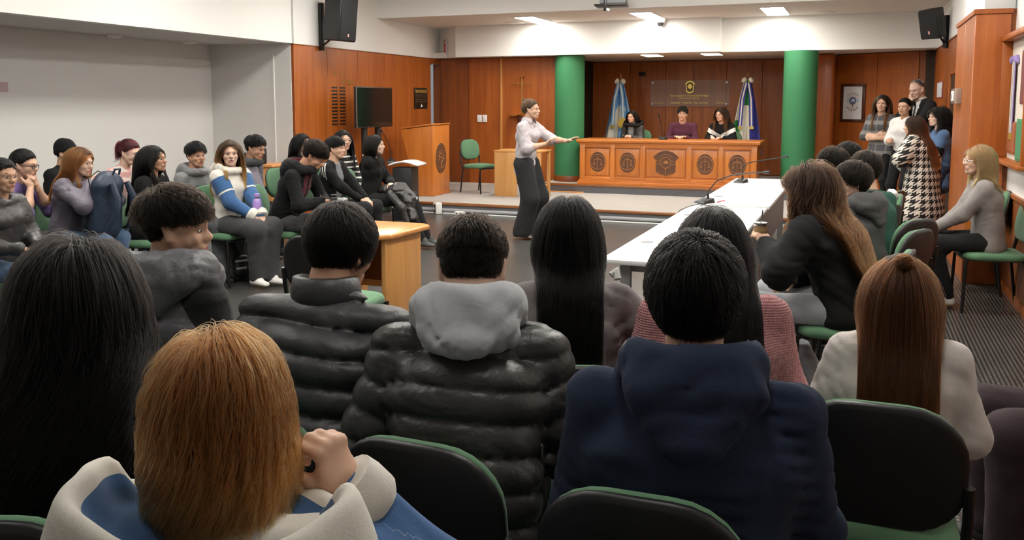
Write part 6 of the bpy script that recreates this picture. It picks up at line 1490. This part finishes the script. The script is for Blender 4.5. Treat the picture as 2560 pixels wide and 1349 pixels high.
l8 = person('girl with long two-tone hair in a blue and cream sweatshirt', 574, 346, 7.9, -100, fem=True, lean=0, hunch=4, head=(-36, 2, 0), skin='pale', h=.012, hh=.0045, top=dict(mats=[VARS], attr=1, cuff=CREAM, thick=.03, name='sweatshirt', arm=1.15), bottom=dict(mats=[fabric('anthracite_trousers', (.055, .055, .058), .9, .15, 300, .3, .4)], wd=1.4, hem=.0), shoes=((.72, .7, .67), (.78, .76, .73)), hair=dict(FH, n=4200, steps=16, col='ombre', style='long', len=.46, lift=.12, wave=.02, clump=.4), hood=dict(mats=[CREAM], size=1.05, drop=.08, open=.09, r=.7), rh=dict(t=(.03, .36, .10), curl=.5), lh=dict(t=(-.04, .38, .10), curl=.5), chairlab=chl('the girl in the blue and cream sweatshirt'), legs={1: dict(k=(.10, .46, 0), a=(.06, .40, .09)), -1: dict(k=(-.10, .46, 0), a=(-.06, .46, .09))})
l9 = person('boy resting his hand on his mouth in a black vest with grey sleeves', 637, 336, 9.1, -82, lean=14, hunch=12, head=(-4, 14, 0), skin='tan', h=.015, hh=.005, top=dict(mats=[two_tone('black_vest_grey_sleeves', (.045, .045, .048), (.14, .125, .15), rough=.8)], attr=1, thick=.03, name='vest'), bottom=dict(mats=[BLK2]), hood=dict(mats=[CHAR], size=1.15, drop=.1, open=.085), hair=dict(FH, n=2600, steps=8, col='black', style='short', len=.06, fade=.85, up=.35, fwd=.9, lift=.25, vol=.022, cap=.010), rh=dict(t=(.03, .24, .44), hint=(.5, .2, -.9), fd=(-.2, -.1, .9), pn=(0, -1, 0), curl=.8), lh=dict(t=(.04, .30, .16)), chairlab=chl('the boy resting his hand on his mouth'))
l11 = person('girl with black hair behind the boy with the camera', 756, 331, 10.1, -90, fem=True, lean=4, hunch=6, head=(-6, 0, 0), skin='light', **CL, top=dict(mats=[BLK], thick=.03), bottom=dict(mats=[BLK2]), hair=dict(FH, n=2600, col='black', style='long', len=.42, lift=.16, wave=.02), chairlab=chl('the black-haired girl behind the camera boy'))
l10 = person('boy in a black and maroon hooded jacket looking down at a camera', 785, 352, 8.0, -80, lean=15, hunch=14, head=(4, 36, 0), skin='tan', h=.013, hh=.0048, top=dict(mats=[BLK, fabric('maroon_lining', (.10, .02, .03), .9)], paint=lambda c, k: np.where((np.abs(np.abs(c[:, 0]) - .05) < .03) & (c[:, 1] > k['chest'][1] + .03) & (k['arm'] < 0), 1, 0), thick=.03), bottom=dict(mats=[CHAR]), hood=dict(mats=[lined('black_hood_maroon_lining', (.012, .012, .013), (.10, .02, .03))], size=1.2, drop=.12, open=.085), hair=dict(FH, n=3200, steps=9, col='dark', style='short', len=.075, fade=.75, up=.55, mess=.25, lift=.3, vol=.03, cap=.012), rh=dict(t=(.05, .40, .20), hint=(.8, -.2, -.5), fd=(-.3, .9, .0), curl=.5), lh=dict(t=(-.05, .40, .16), hint=(-.8, -.2, -.5), curl=.5), chairlab=chl('the boy looking down at his camera'))
l12 = person('boy in a black track jacket with white sleeve stripes', 838, 339, 9.2, -84, lean=2, hunch=6, head=(6, 2, 0), skin='light', h=.012, hh=.005, top=dict(mats=[BLK, WHITEC, fabric('grey_tee', (.17, .17, .185), .9)], paint=track, thick=.024), bottom=dict(mats=[BLK2], wd=1.2), hair=dict(FH, n=2800, steps=8, col='black', style='short', len=.075, fade=.75, up=.3, fwd=1.1, lift=.22, vol=.022, cap=.012), rh=dict(t=(.08, .42, .11)), lh=dict(t=(-.06, .42, .11)), legs={1: dict(k=(.14, .50, .02), a=(.12, .50, .09)), -1: dict(k=(-.14, .50, .02), a=(-.10, .52, .09))}, chairlab=chl('the boy in the striped track jacket'))
l13 = person('girl with glasses in a black and white striped sweater', 858, 322, 10.3, -98, fem=True, lean=4, hunch=4, head=(-22, 0, 0), skin='light', h=.014, hh=.005, glasses='clear', top=dict(mats=[STRIPE], thick=.024, name='sweater'), bottom=dict(mats=[CREAM]), hair=dict(FH, n=2800, col='black', style='long', len=.42, lift=.12, wave=.02, part=.02), rh=dict(t=(.05, .36, .12)), lh=dict(t=(-.05, .36, .12)), chairlab=chl('the girl in the striped sweater'))
l14 = person('girl in black with a coat across her lap, hand in her hair', 938, 334, 10.0, -80, fem=True, lean=2, hunch=4, head=(10, 0, 0), skin='pale', h=.014, hh=.0048, top=dict(mats=[BLK], thick=.03), bottom=dict(mats=[BLK2], wd=1.15), shoes=((.07, .07, .07), (.06, .06, .06)), hair=dict(FH, n=3000, col='dark', style='long', len=.34, lift=.10, wave=.01), rh=dict(t=(.10, -.02, .52), hint=(.5, .5, -.7), fd=(-.3, -.1, .9), pn=(-.9, 0, 0), curl=.9), lh=dict(t=(.04, .28, .20), hint=(-.8, 0, -.5)), legs={1: dict(k=(.10, .50, .03), a=(.12, .70, .09)), -1: dict(k=(-.10, .50, .03), a=(-.06, .72, .09))}, chairlab=chl('the girl with a coat across her lap'))
# ------------------------------------------------------------------ carried things
def to_world(i, p): a = R(i['face']); return Vector((i['loc'][0] + math.cos(a) * p[0] - math.sin(a) * p[1], i['loc'][1] + math.sin(a) * p[0] + math.cos(a) * p[1], i['loc'][2] + p[2]))
def blob(name, caps, h, mats, parent=None, fold=0.0, k=70., seed=1, cut=None, paint=None):
    pts = np.array([c[i] for c in caps for i in (0, 1)]); rd = max(max(c[2], c[3]) * (c[5] if len(c) > 5 else 1) for c in caps) + .05
    lo, hi = pts.min(0) - rd, pts.max(0) + rd; F = Field(lo, hi, h, k)
    for c in caps: F.cap(c[0], c[1], c[2], c[3], c[4] if len(c) > 4 else None, c[5] if len(c) > 5 else 1.0)
    d = F.dist() + (wrinkle(F, fold, seed, 22.) if fold else 0)
    if cut is not None: X, Y, Z = F.grid(); d = np.maximum(d, cut(X, Y, Z))
    V, Q = surface_nets(d, lo, h); MI = paint(V[Q].mean(1)) if paint else None
    return mesh(name, V, Q, mats, parent, True, MI)
NAVYN = nylon('navy_nylon', (.016, .028, .055), .5); BAGB = nylon('black_nylon', (.014, .014, .015), .5)
def backpack(loc, rz, tilt, mat_, label, sc=1.0, trim=None):
    e = empty('backpack', loc, rz, label, 'backpack', 'backpacks'); e.rotation_euler = (R(tilt), 0, rz); e.scale = (sc,) * 3
    X1 = (1, 0, 0)
    blob('body', [((0, 0, .06), (0, 0, .36), .085, .075, X1, 1.75), ((0, 0, .36), (0, .0, .40), .07, .05, X1, 1.7)], .012, mat_, e, .003)
    blob('front_pocket', [((0, .085, .08), (0, .08, .20), .05, .045, X1, 2.1)], .012, mat_, e, .002)
    for s_ in (-1, 1):
        m = MB(); pts = [(s_ * .08, -.09, .38), (s_ * .09, -.14, .28), (s_ * .10, -.14, .16), (s_ * .12, -.09, .05)]
        m.tube(pts, [.02, .026, .024, .012], 8); m.build('shoulder_strap', mat_, e, True)
        MB().lathe([(.0, -.008), (.014, -.006), (.014, .006), (0, .008)], 10).build('buckle', WHITEP if trim else GREYP, e, True, loc=(s_ * .125, -.085, .045))
    MB().tube([(-.035, -.06, .43), (-.03, -.07, .47), (.03, -.07, .47), (.035, -.06, .43)], .008, 8).build('handle', mat_, e, True)
    MB().tube([(-.14, .02, .30), (-.12, .06, .40), (0, .075, .44), (.12, .06, .40), (.14, .02, .30)], .004, 6).build('zip', BLACKP, e, True)
    if trim:
        for z in (.10, .17): MB().box(-.09, .09, .132, .138, z, z + .022).build('reflective_strip', mat('silver_strip', (.5, .5, .5), .4), e)
    return e
p = to_world(l4, (.02, .36, .60)); backpack((p.x, p.y, .56), R(l4['face'] + 180), 6, NAVYN, 'navy backpack standing on the lap of the auburn-haired girl', 1.18)
p = to_world(l7, (-.18, .42, 0)); backpack((p.x + .05, p.y - .1, .0), R(-110), 14, BAGB, 'black backpack with pale strips on the floor beside the grey trousers', .95, True)
p = to_world(l12, (.25, .36, 0)); backpack((p.x, p.y, .0), R(-60), 12, BAGB, 'black bag on the floor under the boy in the track jacket', .8)
# bottle
LILAC = mat('lilac_enamel', (.40, .26, .62), .35)
pb = to_world(l8, (-.02, .33, 0)); bo = empty('water_bottle', (pb.x, pb.y, .60), R(0), 'lilac metal water bottle on the lap of the girl in blue and cream', 'bottle')
MB().lathe([(.0, 0), (.036, 0), (.038, .01), (.038, .15), (.030, .175), (.021, .185)], 22).build('body', LILAC, bo, True)
MB().lathe([(.021, .185), (.021, .20)], 20).build('neck_ring', STEEL, bo, True); MB().lathe([(.024, .20), (.024, .225), (.018, .23), (0, .23)], 20).build('cap', LILAC, bo, True)
MB().tube([to_world(l8, (.045, .30, 0)) * 0 + Vector((0, 0, 0)), (0, 0, .001)], .001, 4) if False else None
# cups
def hand_pt(i, sg, off=(0, 0, 0)): return to_world(i, np.asarray(i['arms'][sg][2]) + np.asarray(off))
def mate(i, sg, off, body, label, glass=False):
    p = hand_pt(i, sg, off); e = empty('mate_cup', p, 0, label, 'cup', 'mate cups')
    MB().lathe([(.0, -.045), (.022, -.043), (.036, -.02), (.038, .005), (.032, .03), (.034, .038), (.03, .038), (.028, .025), (0, .022)], 20).build('bowl', body, e, True)
    MB().lathe([(.034, .026), (.037, .032), (.036, .042), (.031, .042)], 20).build('rim', STEEL if glass else body, e, True)
    MB().tube([(0, 0, .02), (.01, -.012, .09), (.012, -.02, .115)], .0035, 8).build('straw', STEEL, e, True)
mate(l6, 1, (-.02, .06, .06), mat('purple_enamel', (.26, .13, .45), .35), 'purple mate cup with a metal straw held by the long-haired girl')
mate(r7, -1, (.045, .045, .075), mat('brown_gourd', (.34, .22, .10), .4), 'brown mate gourd with a silver rim held by the girl in the black sweatshirt', True)
# photo camera
p = to_world(l10, (.0, .50, .0)); cz = l10['arms'][1][2][2]; ce = empty('photo_camera', (p.x, p.y, cz - .01), R(l10['face'] + 20), 'black and silver camera in the hands of the boy looking down', 'camera')
MB().box(-.065, .065, -.03, .03, -.045, .045).build('body', BLACKP, ce, bevel=.01, seg=3); MB().box(-.025, .025, -.03, .025, .045, .068).build('viewfinder', BLACKP, ce, bevel=.006)
MB().lathe([(.036, 0), (.036, .05), (.034, .09), (.028, .092)], 22).build('lens', GREYP, ce, True, loc=(0, .03, 0), rot=(R(-90), 0, 0)); MB().lathe([(.038, .055), (.038, .075)], 22).build('focus_ring', STEEL, ce, True, loc=(0, .03, 0), rot=(R(-90), 0, 0))
MB().tube([(-.065, 0, .03), (-.09, -.06, .0), (-.03, -.12, .06), (.05, -.12, .05), (.065, 0, .03)], .005, 6).build('strap', BLACKP, ce, True)
# coat across a lap
lp = l14; cw_ = empty('folded_coat', lp['loc'], R(lp['face']), 'black padded coat lying across the lap of the girl in black', 'coat')
blob('cloth', [((-.05, .16, .64), (.02, .34, .66), .075, .085, (1, 0, 0), 2.0), ((.02, .36, .64), (.05, .50, .55), .08, .07, (1, 0, 0), 1.9), ((.10, .46, .50), (.16, .56, .36), .06, .05, (1, 0, 0), 1.6)], .013, PUFB2, cw_, .007, 50., 5)
blob('sleeve', [((.18, .30, .62), (.26, .46, .48), .045, .04), ((.26, .46, .48), (.26, .52, .32), .04, .035)], .012, PUFB2, cw_, .004)
MB().box(.10, .135, .585, .59, .56, .585).build('label_patch', WHITEP, cw_)
# phone and papers
p = hand_pt(f5, 1, (.02, .06, .06)); ph = empty('smartphone', p, R(30), 'dark smartphone held by the girl with very long straight hair', 'phone'); ph.rotation_euler = (R(-55), 0, R(30))
MB().box(-.036, .036, -.004, .004, -.075, .075).build('body', BLACKP, ph, bevel=.003); MB().box(-.033, .033, -.0052, -.0041, -.07, .07).build('screen', mat('phone_screen', (.02, .02, .03), .1), ph); MB().box(-.028, .010, -.0058, -.0053, .03, .05).build('notice', mat('screen_text', (.2, .35, .7), .3, emit=(.2, .4, .9), estr=.8), ph)
pp = at_d(1528, 688, 2.62); tag(MB().tube([tuple(pp), tuple(pp + np.array([.012, .01, .012])), tuple(pp + np.array([.02, .0, -.01]))], [.012, .016, .012], 8).build('tissue', WHITEP, smooth=True), 'crumpled white tissue beside the girl in the taupe shirt', 'tissue')
pp = to_world(f8, (-.20, .34, .60)); sh_ = MB().box(-.05, .05, -.09, .09, 0, .002).build('paper_sheet', WHITEP, loc=pp, rot=(R(10), R(-12), R(25))); tag(sh_, 'white sheet of paper on the knee of the girl in the blush white sweater', 'paper')
# wrist band and tattoo
MB().tube([tuple(np.asarray(l8['arms'][1][2]) * .78 + np.asarray(l8['arms'][1][1]) * .22 + .036 * np.array([math.cos(t), 0, math.sin(t)])) for t in np.linspace(0, 6.2, 14)], .008, 6).build('wrist_band', BLACKP, l8['e'], True)
def neck_pt(i, u, z):   # on the neck, in head space
    return i['hl']((.060 * math.cos(u), -.030 + .060 * math.sin(u), z))
MB().tube([neck_pt(f2, u, z) for u, z in ((-.55, -.115), (-.35, -.10), (-.05, -.098), (.1, -.11), (-.1, -.125), (-.3, -.122))], .0016, 5).build('neck_tattoo', mat('tattoo_ink', (.03, .03, .035), .6), f2['e'], True)
MB().lathe([(0, -.006), (.005, 0), (0, .006)], 8).build('earring', WHITEP, r6['e'], True, loc=r6['hl']((-.076, -.006, -.045)))
# cloth over an empty chair back on the right
p = at_d(2198, 470, 7.3); chair(p[0] - .12, p[1] + .02, R(95), 'chair on the right with a white cloth over its black back')
cl_ = empty('white_cloth', (p[0] + .10, p[1] + .02, .86), R(95), 'crumpled white cloth over the black chair back on the right', 'cloth')
blob('cloth', [((-.12, 0, .03), (.12, 0, .03), .028, .028), ((-.08, -.03, .0), (.09, -.035, -.04), .02, .02), ((-.05, .03, .02), (.06, .03, -.01), .022, .018)], .009, WHITEC, cl_, .006)
